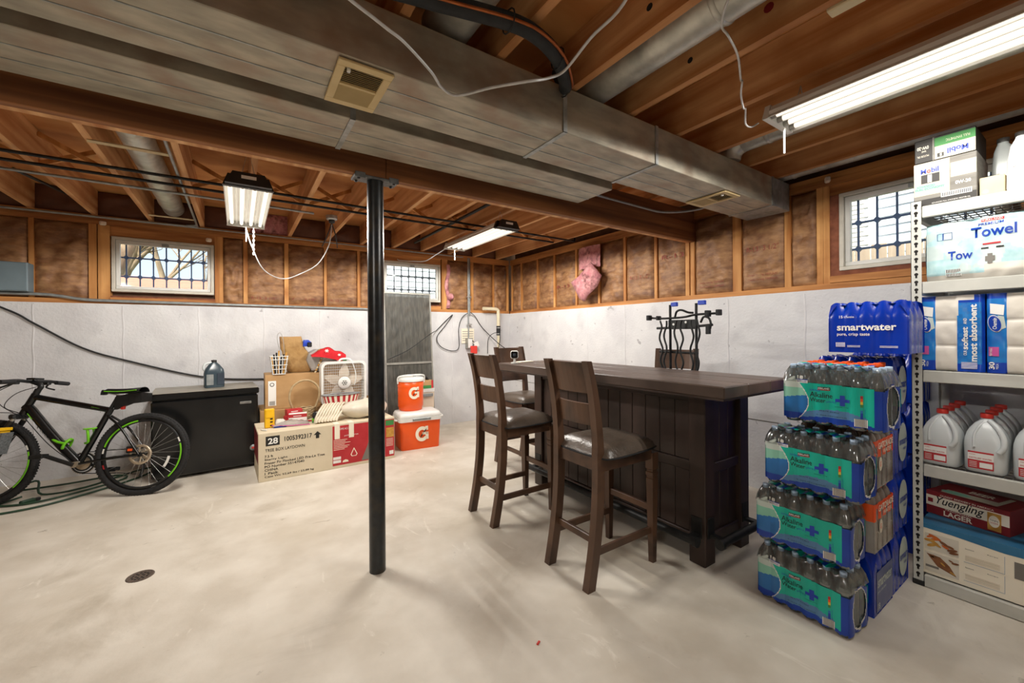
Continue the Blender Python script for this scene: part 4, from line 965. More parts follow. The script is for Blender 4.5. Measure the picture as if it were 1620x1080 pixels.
# ------------------------------------------------------------------ freezer and the pile beside it (fronts at local y = 0, x to the viewer's right)
f = thing('chest_freezer', 'black chest freezer against the back wall', 'freezer', (-.69, 5.0, 0), R(3.5))
MB().rbox(.01, .86, .012, .60, .03, .755, .012).build('body', 'black_gloss', f)
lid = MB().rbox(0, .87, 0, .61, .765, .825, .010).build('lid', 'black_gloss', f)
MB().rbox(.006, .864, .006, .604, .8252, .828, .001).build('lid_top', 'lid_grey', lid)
MB().rbox(.02, .85, .03, .58, .752, .766, .002).build('gasket', 'black_rubber', f)
MB().rbox(.70, .80, .004, .012, .665, .69, .003).build('badge', 'steel', f)
text('FRIGIDAIRE', .708, .671, .012, 'print_black', f, w=.084, fn=lambda a, b: (a, .0035, b))
MB().lathe([(0, .004), (.03, .004), (.032, 0)], 18, (.815, .012, .20), axis='y').build('drain_dial', 'conduit', f)
MB().rbox(.80, .83, .002, .008, .19, .21, .002).build('dial_knob', 'red_plastic', f)
for x in (.05, .78):
    for y in (.06, .52): MB().rbox(x, x+.05, y, y+.05, 0, .032, .004).build('foot', 'black_plastic', f)

def sq(w, d, z, r, cx=0, cy=0, n=6):
    """rounded rectangle ring"""
    out = []
    for (sx, sy, a0) in ((1, 1, 0), (-1, 1, 90), (-1, -1, 180), (1, -1, 270)):
        for i in range(n):
            a = R(a0 + 90*i/(n-1)); out.append((cx+sx*(w/2-r)+r*math.cos(a), cy+sy*(d/2-r)+r*math.sin(a), z))
    return out
j = thing('fluid_jug', 'clear handled jug of dark blue fluid on the freezer lid', 'jug', (-.215, 5.32, .828), R(8))
MB().loft([sq(.17, .11, .002, .03), sq(.175, .115, .02, .035), sq(.175, .115, .15, .035), sq(.16, .105, .19, .035), sq(.10, .07, .235, .03), sq(.045, .045, .262, .02)]).build('bottle', 'fluid_blue', j)
MB().tube(cat([(-.06, 0, .165), (-.088, 0, .20), (-.075, 0, .245), (-.02, 0, .262)], 5), .013, 8).build('handle', 'milky', j)
MB().lathe([(.024, .258), (.024, .285), (0, .287)], 14).build('cap', 'print_black', j)
MB().rbox(.02, .08, -.0605, -.0585, .03, .15, .001).build('label_sticker', 'lattice_dark', j)
MB().rbox(-.07, -.01, -.0605, -.0585, .03, .14, .001).build('level_strip', 'conduit', j)

# long Christmas tree carton
tb_ = thing('tree_carton', 'long pale carton printed TREE BOX LAYDOWN on the floor', 'box', (.147, 4.469, 0), R(1.7))
MB().rbox(0, 1.29, 0, .56, 0, .455, .004).build('carton', 'cardboard_pale', tb_)
MB().box(-.001, 0, .02, .54, .16, .44).build('end_print', 'dark_red', tb_)
P_ = lambda x0, x1, z0, z1, m_, nm='printed_panel', e=.0008: MB().box(x0, x1, -e, -e+.0004, z0, z1).build(nm, m_, tb_)
P_(.645, 1.285, .03, .435, 'print_red'); P_(.06, .175, .33, .42, 'print_black')
text('28', .078, .345, .058, 'print_white', tb_, w=.082, bold=.03); text('1005392317', .215, .355, .045, 'print_black', tb_, w=.24, bold=.02)
text('TREE BOX LAYDOWN', .055, .275, .028, 'print_black', tb_, w=.335, bold=.01)
for i, (s_, w_) in enumerate((('7.5 ft', .07), ('Starry Light', .19), ('Fraser Fir Flocked LED Pre-Lit Tree', .52), ('PO Number 55147040', .335), ('CHINA', .11), ('1 Pack', .11), ('Case Wt: 52.69 lbs / 23.89 kg', .42))):
    text(s_, .05, .222-.032*i, .023, 'print_black', tb_, w=w_, bold=.012)
MB().prism([(.49, .34), (.52, .34), (.52, .375), (.54, .375), (.505, .41), (.47, .375), (.49, .375)], -.0012, -.0006, 'xz').build('up_arrow', 'print_black', tb_)
for x in (.665, .805):
    MB().box(x, x+.05, -.0022, -.0014, .30, .456).build('tape_strip', 'print_cream', tb_)
    MB().box(x, x+.05, 0, .12, .4555, .4562).build('tape_strip', 'print_cream', tb_)
text('HOME ACCENTS', .70, .39, .02, 'print_white', tb_, w=.15); text('pre-lit artificial tree', .76, .315, .02, 'print_white', tb_, w=.14)
for i in range(7): P_(.655, .655+random.uniform(.1, .2), .285-.016*i, .2895-.016*i, 'print_cream', 'printed_line', .0012)
for z in (.055, .09): P_(.65, .725, z, z+.028, 'print_white', 'spec_plate', .0012)
MB().prism([(.82, .12), (.855, .19), (.89, .12), (.878, .10), (.832, .10)], -.0012, -.0009, 'xz').build('tree_icon', 'print_cream', tb_)
MB().prism([(.83, .121), (.855, .174), (.88, .121), (.872, .106), (.838, .106)], -.0014, -.0012, 'xz').build('tree_icon', 'print_red', tb_)
MB().prism([(.74, .052), (.80, .052), (.795, .07), (.77, .08), (.745, .07)], -.0012, -.0009, 'xz').build('emblem', 'print_cream', tb_)
MB().prism([(.93, .04), (1.09, .04), (1.09, .40), (1.05, .36), (.99, .18)], -.0012, -.0009, 'xz').build('tree_picture', 'print_grey', tb_)
P_(1.19, 1.28, .37, .425, 'print_green', 'printed_panel', .0012); P_(1.195, 1.28, .24, .345, 'food_gold', 'picture', .0012); P_(1.23, 1.275, .05, .09, 'print_white', 'spec_plate', .0012)
for i in range(6): P_(1.195, 1.27, .22-.015*i, .224-.015*i, 'print_cream', 'printed_line', .0012)

tag(MB().rbox(0, 1.28, 0, .5, 0, .56, .004).build('long_carton', 'hidden_carton', None, (.185, 5.10, 0)), 'plain brown carton behind the tree carton, under fan and brown box', 'box')
cb = thing('cardboard_box', 'brown cardboard box with a white label strip, behind the red packets', 'box', (.235, 5.165, .56), R(-1))
MB().rbox(0, .58, 0, .40, 0, .375, .004).build('carton', 'cardboard', cb)
MB().box(.03, .105, -.001, 0, .04, .31).build('label_sheet', 'print_white', cb)
MB().lathe([(.014, .0), (.022, 0), (.022, .001), (.014, .001)], 18, (.067, -.001, .27), axis='y').build('label_ring', 'print_grey', cb)
for i in range(9): MB().box(.042+i*.006, .042+i*.006+.003, -.0016, -.001, .045, .09).build('barcode_bar', 'print_black', cb)
MB().box(0, .58, .17, .23, .3752, .3757).build('tape', 'paper_kraft', cb)

wbk = thing('wire_basket', 'small white wire basket of dark odds and ends on brown box', 'basket', (.37, 5.215, .937))
for z, s in ((.005, .062), (.06, .07), (.105, .078), (.165, .085), (.20, .088)): MB().tube([(x*s/.08, y*s/.08, z) for x, y, _ in sq(.16, .16, 0, .025)], .0045, 6, closed=True).build('ring_wire', 'white_plastic', wbk)
for i in range(16):
    a = 2*PI*i/16; c_, s_ = math.cos(a), math.sin(a); k_ = 1/max(abs(c_), abs(s_))*.93
    MB().tube([(c_*k_*.062, s_*k_*.062, 0), (c_*k_*.088, s_*k_*.088, .20)], .0042, 6).build('rib_wire', 'white_plastic', wbk)
for i in range(7): MB().tube([(-.05+.015*i, -.03+.012*(i % 3), .01), (-.07+.024*i, -.02+.02*(i % 2), .20+.02*(i % 4))], .009, 6).build('content_stick', 'black_plastic' if i % 3 else 'food_gold', wbk)
MB().tube(cat([(.03, .05, .19), (-.01, .06, .40), (.02, .06, .46), (.05, .06, .38), (.06, .05, .22)], 4), .003, 5).build('wire_hook', 'steel', wbk)

pb = thing('paper_bag', 'crumpled brown paper grocery bag open at the top', 'bag', (.565, 5.42, .937), R(-4))
def bagring(z, w_, dd, sk, amp, sd_):
    q = sq(w_, dd, z, .025, sk, 0, 5); return [(x+amp*noise.noise(Vector((x*14, z*11, sd_))), y+amp*noise.noise(Vector((y*13, z*9, sd_+4))), z+amp*.5*noise.noise(Vector((x*9, y*9, sd_)))) for x, y, z in q]
MB().loft([bagring(.003, .24, .15, .03, .002, 1), bagring(.04, .26, .17, .03, .035, 1), bagring(.08, .27, .17, .03, .04, 21), bagring(.12, .27, .17, .02, .04, 2), bagring(.16, .27, .17, .01, .045, 22), bagring(.20, .265, .17, 0, .04, 3), bagring(.24, .265, .17, -.015, .04, 23), bagring(.28, .255, .16, -.03, .035, 4), bagring(.35, .23, .14, -.05, .015, 5), bagring(.415, .22, .13, -.06, .01, 6)], caps=False).build('sack', 'paper_kraft', pb)
MB().grid(lambda u, v: (-.16+.2*u, -.05+.11*v, .33+.02*noise.noise(Vector((u*4, v*4, 0)))), 6, 5).build('bag_inner_shade', 'dark_hole', pb)  # near-black sheet just under the rim stands for shade inside the bag
MB().loft([sq(.07, .05, .30, .01, .10, -.07), sq(.085, .06, .35, .012, .11, -.08), sq(.05, .05, .375, .012, .10, -.075)]).build('blue_gadget', 'print_blue', pb)
MB().rbox(.11, .16, -.115, -.06, .29, .35, .008).build('black_gadget', 'black_plastic', pb)

xb = thing('holiday_bag', 'clear plastic bag of holiday things under a red snowflake stocking', 'bag', (.86, 5.34, .56))
MB().loft([bagring(z, w_, .22, sk, .02, sd_) for z, w_, sk, sd_ in ((.003, .28, .15, 7), (.2, .28, .15, 8), (.36, .29, .13, 24), (.42, .34, .0, 9), (.52, .32, -.05, 10), (.60, .22, -.06, 11), (.64, .10, -.06, 12))]).build('plastic_bag', 'hazy_bag', xb)
for i in range(9): MB().lathe([(0, -.014), (.013, -.006), (.013, .006), (0, .014)], 8, (-.12+.014*i*.8, -.135, .38+.026*i)).build('garland_bead', 'food_gold' if i % 2 else 'pine', xb)
MB().lathe([(0, -.03), (.035, -.012), (.035, .012), (0, .03)], 10, (-.06, -.11, .62)).build('bauble', 'food_gold', xb)
MB().lathe([(0, -.022), (.03, -.01), (.03, .01), (0, .022)], 10, (-.07, -.12, .57)).build('bauble', 'print_green', xb)
MB().loft([sq(.1, .08, .05, .03, .08, -.12), sq(.14, .1, .40, .03, .06, -.1), sq(.1, .06, .5, .02, .06, -.08)]).build('candy_print', 'tp_white', xb)
sk_ = thing('red_stocking', 'red cloth stocking with white snowflakes on the plastic bag', 'stocking', (.86, 5.22, 1.14))
def stock(u, v):
    x = -.17+.37*u; top = .095*math.sin(min(1, u*1.5)*PI/2)*(1-.75*max(0, u-.45)/.55) - .06*max(0, u-.6)
    return (x, -.10*math.cos(v*PI)*.9, -.02 + (top+.02+.02*noise.noise(Vector((u*5, 1, 2))))*math.sin(v*PI)**.6 - (.09*u*u if v in (0, 1) else .0))
MB().grid(stock, 16, 10).build('cloth', 'red_cloth', sk_)
for (x, y, z, s_) in ((-.01, -.088, .045, .022), (.125, -.09, -.005, .018)):
    for a in range(3):
        MB().box(-s_, s_, -.0015, .0015, -.003, .003, M=Matrix.Translation((x, y, z)) @ Matrix.Rotation(R(-30), 4, 'X') @ Matrix.Rotation(a*PI/3, 4, 'Y')).build('snowflake_arm', 'print_white', sk_)
MB().rbox(.15, .21, -.09, .02, -.09, -.04, .012).build('green_cuff', 'print_green', sk_)

# box fan
fn_ = thing('box_fan', 'white square box fan with pale blades, behind the white sacks', 'fan', (.775, 5.04, .56), R(2)); S = .50
m = MB(); o_ = sq(S, S, 0, .06, S/2, S/2, 7); i_ = sq(S-.05, S-.05, 0, .05, S/2, S/2, 7)
for ring, flip in ((o_, 0), (i_, 1)): m.loft([[(x, .0, y) for x, y, _ in ring], [(x, .11, y) for x, y, _ in ring]], caps=False)
n_ = len(o_)
m.add([(x, 0, y) for x, y, _ in o_] + [(x, 0, y) for x, y, _ in i_], [(k_, (k_+1) % n_, n_+(k_+1) % n_, n_+k_) for k_ in range(n_)])
m.build('housing', 'white_plastic', fn_)
g_ = MB()
for k_ in range(1, 26): g_.box(k_*S/26-.0012, k_*S/26+.0012, .006, .009, .02, S-.02)
for k_ in range(1, 16): g_.box(.02, S-.02, .009, .012, k_*S/16-.0014, k_*S/16+.0014)
tag(g_.build('grille', 'white_plastic', fn_), None, None, None, 'stuff')
MB().lathe([(0, .004), (.03, .004)], 18, (S/2, .006, S/2), axis='y').build('grille_badge', 'print_grey', fn_)
MB().lathe([(.030, .006), (.068, .006), (.072, 0), (.03, 0)], 24, (S/2, .006, S/2), axis='y').build('grille_hub', 'white_plastic', fn_)
for k_ in range(6):
    a = k_*PI/3; MB().box(-.004, .004, -.008, -.004, .01, .032, M=Matrix.Translation((S/2, 0, S/2)) @ Matrix.Rotation(a, 4, 'Y')).build('hub_spoke', 'white_plastic', fn_)
for k_ in range(5):
    a = R(14+72*k_); 
    def bl(u, v, a=a):
        r = .06+.165*u; w_ = .043*math.sin(PI*min(1, .25+.75*u)**.8)+.012; q = (v-.5)*2*w_; ct, st_ = math.cos(a), math.sin(a)
        return (S/2+r*ct-q*st_, .05+.25*q, S/2+r*st_+q*ct)
    MB().grid(bl, 8, 4).build('blade', 'beige_plastic', fn_)
MB().tube(cat([(.34, .0, S-.02), (.37, -.006, S-.12), (.375, -.006, .30), (.36, -.004, .22)], 5), .006, 6).build('power_cord', 'white_plastic', fn_)
MB().tube(cat([(.20, .05, S), (.23, .05, S+.025), (.31, .05, S+.025), (.34, .05, S)], 4), .012, 8).build('handle', 'white_plastic', fn_)
MB().box(.01, S-.01, .108, .112, .01, S-.01).build('rear_grille', 'cardboard', fn_)

# things on top of the tree carton (top at z .456)
ZT = .4575
t = thing('striped_tub', 'red and white striped tub leaning against the fan', 'tub', (.97, 4.965, ZT+.10), R(3)); N = 40
def tubp(u, v): a = 2*PI*u; r = .165+.04*v; return (r*math.cos(a), .35*r*math.sin(a), .135*v)
MB().grid(tubp, N, 3, mi=lambda u, v: int(u*N) % 2).build('wall', ['print_red', 'print_cream'], t)
MB().tube([(.206*math.cos(a), .35*.206*math.sin(a), .137) for a in [i*PI/16 for i in range(32)]], .009, 6, closed=True).build('rim', 'conduit', t)
MB().loft([sq(.34, .13, -.10, .03), sq(.30, .12, 0, .03)]).build('foot', 'print_cream', t)
y_ = thing('yellow_level_box', 'small yellow plastic tool standing on the tree carton corner', 'tool', (.21, 4.68, ZT), R(5))
m = MB().rbox(0, .085, 0, .045, 0, .185, .006); m.rbox(.008, .078, -.004, 0, .10, .18, .003); m.build('body', 'yellow_plastic', y_)
for z in (.015, .05, .08): MB().rbox(.045, .068, -.003, .0, z, z+.014, .002).build('slot', 'dark_hole', y_)
for (x, y, z, w_, dd, h_, rz, lab) in ((.49, 4.97, .045, .15, .09, .075, 8, 'red and white light-bulb box, topmost of the small packets'), (.52, 4.88, .0, .17, .08, .085, -6, 'red-topped white light box below the topmost packet'), (.44, 4.93, 0, .09, .05, .06, 25, 'half-hidden red packet at the left of the small boxes'), (.60, 4.80, 0, .17, .03, .012, -8, 'flat red pencil case in front of the black meter')):
    b_ = thing('light_packet', lab, 'box', (x, y, ZT+z), R(rz), 'small red packets on the tree carton')
    MB().rbox(-w_/2, w_/2, -dd/2, dd/2, 0, h_, .002).build('carton', 'print_white' if h_ > .08 else 'print_red', b_)
    if h_ > .02:
        MB().box(-w_/2-.0005, w_/2+.0005, -dd/2-.001, -dd/2-.0002, h_*.55, h_*.96).build('print_band', 'print_red', b_)
        MB().box(-w_*.25, w_*.2, -dd/2-.0016, -dd/2-.001, h_*.68, h_*.76).build('print_band', 'print_white', b_)
    if z: tag(b_, lab, 'box'); MB().box(-w_/2+.01, w_/2-.01, -dd/2+.01, dd/2-.01, -z, 0).build('lower_tray', 'print_red', b_)
bk_ = thing('black_case', 'small black plastic case with two white labels by the packets', 'case', (.745, 4.93, ZT), R(-16))
MB().rbox(-.07, .07, -.05, .05, 0, .05, .008).build('shell', 'black_plastic', bk_); MB().rbox(-.07, .07, -.05, .05, .052, .066, .006).build('lid', 'black_plastic', bk_)
for x in (-.04, .015): MB().box(x, x+.035, -.03, .0, .0662, .0668).build('label_sticker', 'print_white', bk_)
gb = thing('battery_pack', 'small green pack of batteries before the cotton gloves', 'batteries', (.68, 4.70, ZT), R(-4))
for i in range(5): MB().tube([(-.04+.02*i, -.02, .011), (-.04+.02*i, .03, .011)], .0098, 10).build('battery', 'print_green', gb)
for i in range(5): MB().tube([(-.04+.02*i, -.012, .03), (-.04+.02*i, .03, .03)], .0098, 10).build('battery', 'print_green' if i % 2 else 'lime_plastic', gb)
zb = thing('zip_bag', 'crumpled clear zip bag with a pink seal on the tree carton', 'bag', (.42, 4.70, ZT), R(-5))
MB().grid(lambda u, v: (-.14+.32*u, -.07+.17*v, .012+.035*math.sin(u*PI)*math.sin(v*PI)+.018*abs(noise.noise(Vector((u*7, v*5, 4))))), 18, 12).build('film', 'hazy_bag', zb)
MB().tube([(-.15, -.03, .02), (0, -.075, .012), (.19, -.085, .008)], .005, 6).build('seal_strip', 'print_pink', zb)
MB().rbox(-.13, -.02, -.06, .0, 0, .012, .003).build('blue_card', 'print_blue', zb)
MB().loft([sq(.11, .07, .005, .03, -.08, .07), sq(.12, .08, .03, .03, -.08, .07), sq(.06, .04, .06, .02, -.08, .07)]).build('white_wad', 'tp_white', zb)
tag(MB().rbox(-.06, .03, -.006, .006, 0, .01, .003).build('white_stick', 'white_plastic', None, (.19, 4.6, ZT), R(120)), 'short white plastic stick at the carton corner', 'stick')
rb_ = thing('straw_basket', 'small woven straw basket with a tall hoop handle', 'basket', (.60, 5.03, ZT), R(4))
for i in range(7): MB().tube([((.085+.004*i)*math.cos(a), .6*(.085+.004*i)*math.sin(a), .012+i*.016+.004*math.sin(a*9+i*PI)) for a in [k_*PI/18 for k_ in range(36)]], .009, 6, closed=True).build('weave_ring', 'straw', rb_)
MB().lathe([(0, .004), (.08, .004)], 18, smooth=False).build('basket_floor', 'straw', rb_)
MB().tube(cat([(-.105, 0, .09), (-.145, 0, .22), (-.12, 0, .34), (-.04, 0, .405), (.06, 0, .405), (.14, 0, .33), (.15, 0, .22), (.105, 0, .09)], 6), .011, 8).build('handle', 'straw', rb_)
gv = thing('cotton_gloves', 'bundle of cream cotton work gloves stacked on edge', 'gloves', (.775, 4.68, ZT))
for i in range(8):
    x = -.07+.028*i
    MB().tube(cat([(x-.06, -.06, .012), (x-.045, -.05, .06), (x+.0, .0, .125), (x+.05, .08, .165), (x+.07, .12, .15)], 4), [.012+.007*math.sin(PI*q/16) for q in range(17)], 8, flat=.62).build('glove', 'cloth_white', gv)
    MB().tube(cat([(x-.05, -.075, .012), (x-.03, -.06, .05), (x+.02, -.01, .10)], 4), .011, 8).build('glove_finger', 'cloth_white', gv)
ws = thing('white_sack', 'lumpy cream plastic sack lying on the tree carton', 'sack', (1.165, 4.71, ZT), R(2))
def lump(u, v):
    a = 2*PI*u; b_ = PI*v; r = 1+.16*noise.noise(Vector((math.cos(a)*1.6, math.sin(a)*1.6, v*4)))
    return (.255*r*math.sin(b_)*math.cos(a), .15*r*math.sin(b_)*math.sin(a), .088+.092*r*math.cos(b_)*-1 if v < .5 else .088-.11*r*math.cos(b_))
MB().grid(lump, 24, 14).build('sack', 'bag_white', ws)

# tall screen leaning at the back wall
sc_ = thing('window_screen', 'tall dark mesh screen with metal frame leaning on back wall', 'screen', (1.64, 5.46, 0)); sc_.rotation_euler = (R(-4.5), 0, 0)
m = MB().rbox(0, .012+.010, 0, .02, 0, 1.96, .002); m.rbox(.668, .69, 0, .02, 0, 1.96, .002); m.rbox(.02, .67, 0, .02, 0, .022, .002); m.rbox(.02, .67, 0, .02, 1.94, 1.96, .002)
m.build('frame', 'alu', sc_); MB().rbox(.02, .67, -.004, .02, .955, .985, .002).build('mid_rail', 'alu', sc_)
MB().grid(lambda u, v: (.02+.65*u, .010+.004*math.sin(v*60+6*math.sin(u*9)), .02+1.92*v), 20, 80).build('mesh', 'mesh_screen', sc_)

# coolers
def glogo(par, cx, cz, s, fn):
    """the white G with a dark bolt"""
    pts = []
    for a in range(48, 325, 12): pts.append((math.cos(R(a)), math.sin(R(a))))
    outer = [(x*.5, z*.56) for x, z in pts]; inner = [(x*.27, z*.30) for x, z in pts]
    m = MB(); n_ = len(outer); q = [fn(cx+x*s, cz+z*s) for x, z in outer+inner]; m.add(q, [(i, i+1, n_+i+1, n_+i) for i in range(n_-1)])
    for (a, b, c_, d_) in ((.02, .5, -.06, .12), (.27, .5, -.42, .12), (.24, .46, .26, .56)): m.add([fn(cx+x*s, cz+z*s) for x, z in ((a, c_), (b, c_), (b, d_), (a, d_))], [(0, 1, 2, 3)])
    m.build('logo_letter', 'print_cream', par)
    MB().add([fn(cx+x*s, cz+z*s) for x, z in ((-.16, -.36), (.36, .32), (.40, .42), (.28, .34), (-.08, -.10))], [(0, 1, 2, 3, 4)]).build('logo_bolt', 'print_black', par)
c1 = thing('chest_cooler', 'orange chest cooler with a white lid on the floor', 'cooler', (1.565, 4.70, 0), R(-5))
MB().loft([sq(.46, .33, .0, .03, .245, .17), sq(.465, .335, .01, .035, .245, .17), sq(.495, .36, .335, .035, .245, .17)]).build('tub', 'orange_plastic', c1)
MB().loft([sq(.52, .385, .335, .04, .245, .17), sq(.52, .385, .375, .04, .245, .17)]).build('rim', 'white_plastic', c1)
MB().loft([sq(.50, .37, .377, .04, .245, .17), sq(.51, .38, .395, .04, .245, .17), sq(.48, .35, .43, .05, .245, .17), sq(.40, .28, .437, .05, .245, .17)]).build('lid', 'white_plastic', c1)
MB().rbox(.14, .36, -.034, -.022, .345, .375, .004).build('latch', 'conduit', c1)
for s, x in ((-1, -.02), (1, .51)): MB().tube(cat([(x, .06, .35), (x+s*.03, .08, .355), (x+s*.035, .17, .36), (x+s*.03, .26, .355), (x, .28, .35)], 4), .012, 8).build('handle', 'white_plastic', c1)
glogo(c1, .255, .18, .16, lambda x, z: (x, -.013+.0*x-.0+(.012-.04*z)*.3-.002, z))
c2 = thing('drink_cooler', 'orange cylindrical drinks cooler standing on the chest cooler', 'cooler', (1.775, 4.93, .438))
prof = [(0, 0), (.135, 0), (.142, .01), (.143, .035), (.152, .045), (.153, .16), (.1515, .17), (.153, .18), (.155, .26), (.153, .27), (.155, .28), (.157, .36), (0, .36)]
MB().lathe(prof, 32).build('tub', 'orange_plastic', c2)
MB().lathe([(.162, .355), (.164, .385), (.15, .40), (.10, .405), (0, .405)], 32).build('lid', 'white_plastic', c2)
MB().tube(cat([(-.165, -.02, .33), (-.168, -.03, .40), (-.12, -.06, .425), (0, -.075, .43), (.12, -.06, .425), (.168, -.03, .40), (.165, -.02, .33)], 5), .011, 8).build('handle', 'white_plastic', c2)
MB().lathe([(.02, .40), (.02, .42), (0, .42)], 12, (.05, 0, 0)).build('vent_cap', 'conduit', c2)
def onc(x, z): a = x/.157; return (.1585*math.sin(a), -.1585*math.cos(a), z)
def onc2(x, z): a = (x-.05)/.157-.35*0; return (.1585*math.sin(a), -.1585*math.cos(a), z)
glogo(c2, -.01, .22, .13, onc)
c3 = thing('beige_cooler', 'tall beige cooler with a grey latch behind the orange coolers', 'cooler', (1.95, 5.12, 0))
MB().loft([sq(.24, .30, 0, .02, .10, .17), sq(.26, .32, .60, .02, .10, .17)]).build('tub', 'beige_plastic', c3)
MB().loft([sq(.27, .33, .602, .02, .10, .17), sq(.27, .33, .645, .02, .10, .17)]).build('lid', 'white_plastic', c3); MB().rbox(.06, .20, -.012, .005, .545, .585, .004).build('latch', 'conduit', c3)
c4 = thing('small_crate', 'small brown and red box of odds and ends on the beige cooler', 'box', (1.95, 5.16, .647))
MB().rbox(0, .22, 0, .18, 0, .105, .003).build('crate', 'cardboard', c4); MB().box(0, .22, -.001, 0, .0, .04).build('print_band', 'print_green', c4); MB().box(.195, .221, -.0015, -.0005, 0, .105).build('print_band', 'print_red', c4)
MB().tube(cat([(.05, .05, .10), (.09, .06, .15), (.15, .06, .13), (.18, .08, .105)], 4), .02, 8).build('black_bundle', 'black_plastic', c4); MB().rbox(-.02, .08, .04, .12, .105, .165, .01).build('blue_pouch', 'tp_blue', c4)
# ------------------------------------------------------------------ bottled water stack (fronts at local y = 0; rz = -90 deg faces the room's left, 0 faces the camera wall)
FL = -PI/2
def bottle_mesh(r, h, capm, bodym, n=14):
    b = MB().lathe([(0, .002), (r*.9, .002), (r, .012), (r, h*.30), (r*.96, h*.33), (r, h*.36), (r, h*.66), (r*.95, h*.74), (r*.80, h*.82), (r*.56, h*.885), (r*.36, h*.92), (r*.34, h*.94)], n).mesh('bottle', bodym)
    c = MB().lathe([(r*.42, h*.925), (r*.44, h*.93), (r*.44, h*.995), (r*.36, h), (0, h)], 12).mesh('cap', capm)
    return b, c
def fill_bottles(par, bm, cm, W_, D_, nx, ny, rows=None):
    for i in range(nx):
        for k in range(ny):
            if rows and not rows(i, k): continue
            o = put('bottle', bm, par, ((i+.5)*W_/nx, (k+.5)*D_/ny, 0)); put('cap', cm, o)

AW, AD, AH = .395, .205, .285
abm, acm = bottle_mesh(AW/12*.985, AH, 'cap_blue', 'bottle_clear')
def sf(x, z): return .007*(1-abs(math.sin(PI*x/AW*6))) - .003
def alk_col(u, v):
    x = u; lim = .70 - .02*u
    # dark blue foot and its scalloped lower edge
    if v < .045 + .02*abs(math.cos(PI*6*u)): return None
    mx = .14 + .17*math.sin(max(0, min(1, (v-.03)/.72))*PI)**.9*(1-.35*v)     # the sweeping white line
    if u < mx-.006 and v < .80-.9*abs(u-.13):
        if v > .60: return 6
        if v > .44+.25*(u-.1): return 5
        if v > .16: return 3
        return 2
    if u < mx+.004 and v < .72: return 7
    if v > lim: return None
    if u < mx: return None
    if u > .925: return 1 if v < lim-.03 else None
    wv = .20 + .085*math.sin((u-.25)*PI*1.5) - .06*max(0, u-.65)
    if v < wv*.55: return 1
    if v < wv and u < .86: return 4
    return 0
am = ['print_teal', 'print_deep', 'print_deep', 'print_mid', 'print_haze', 'print_mint', 'print_snow', 'print_white']
lab_front = MB().grid(lambda u, v: (u*AW, sf(u*AW, v), v*AH), 132, 72, mi=alk_col).mesh('label_film', am)
def end_col(u, v):
    if ((u-.5)/.36)**2 + ((v-.40)/.33)**2 < .86: return None
    if ((u-.5)/.36)**2 + ((v-.40)/.33)**2 < 1.0: return 7
    return 1 if v < .76-.25*abs(u-.5) and v > .04 else None
lab_end = MB().grid(lambda u, v: (AW+.003-.006*(1-abs(math.sin(PI*u*3))), u*AD, v*AH), 36, 48, mi=end_col).mesh('label_end', am)
lab_back = MB().grid(lambda u, v: (u*AW, AD+.003-.006*(1-abs(math.sin(PI*u*6))), .02+v*.165), 24, 4, mi=lambda u, v: 0 if v > .4 else 1).mesh('label_film', am)
lab_left = MB().grid(lambda u, v: (-.003+.006*(1-abs(math.sin(PI*u*3))), u*AD, .02+v*.165), 12, 4, mi=lambda u, v: 0 if v > .4 else 1).mesh('label_end', am)
clear_top = MB().grid(lambda u, v: (-.002+u*(AW+.004), -.004+v*(AD+.008), AH*(.70+.245*min(1, min(u*AW, (1-u)*AW, v*AD, (1-v)*AD)/.028)**.5+.05*abs(math.sin(PI*u*6))*abs(math.sin(PI*v*3)))), 48, 24).mesh('shrink_film', 'clear_film')
top_strip = MB().grid(lambda u, v: (.05+u*(AW-.1), .012+.06*v+.01*math.sin(u*20), AH*(1.003+.03*abs(math.sin(PI*(.05+u*.9)*6)))), 40, 6, mi=lambda u, v: 0 if (u*7) % 1 < .62 else 1).mesh('top_print', ['print_teal', 'print_deep'])
def on(par, dz=0.0): return lambda x, z: (x, sf(x, z)-.0016, z)
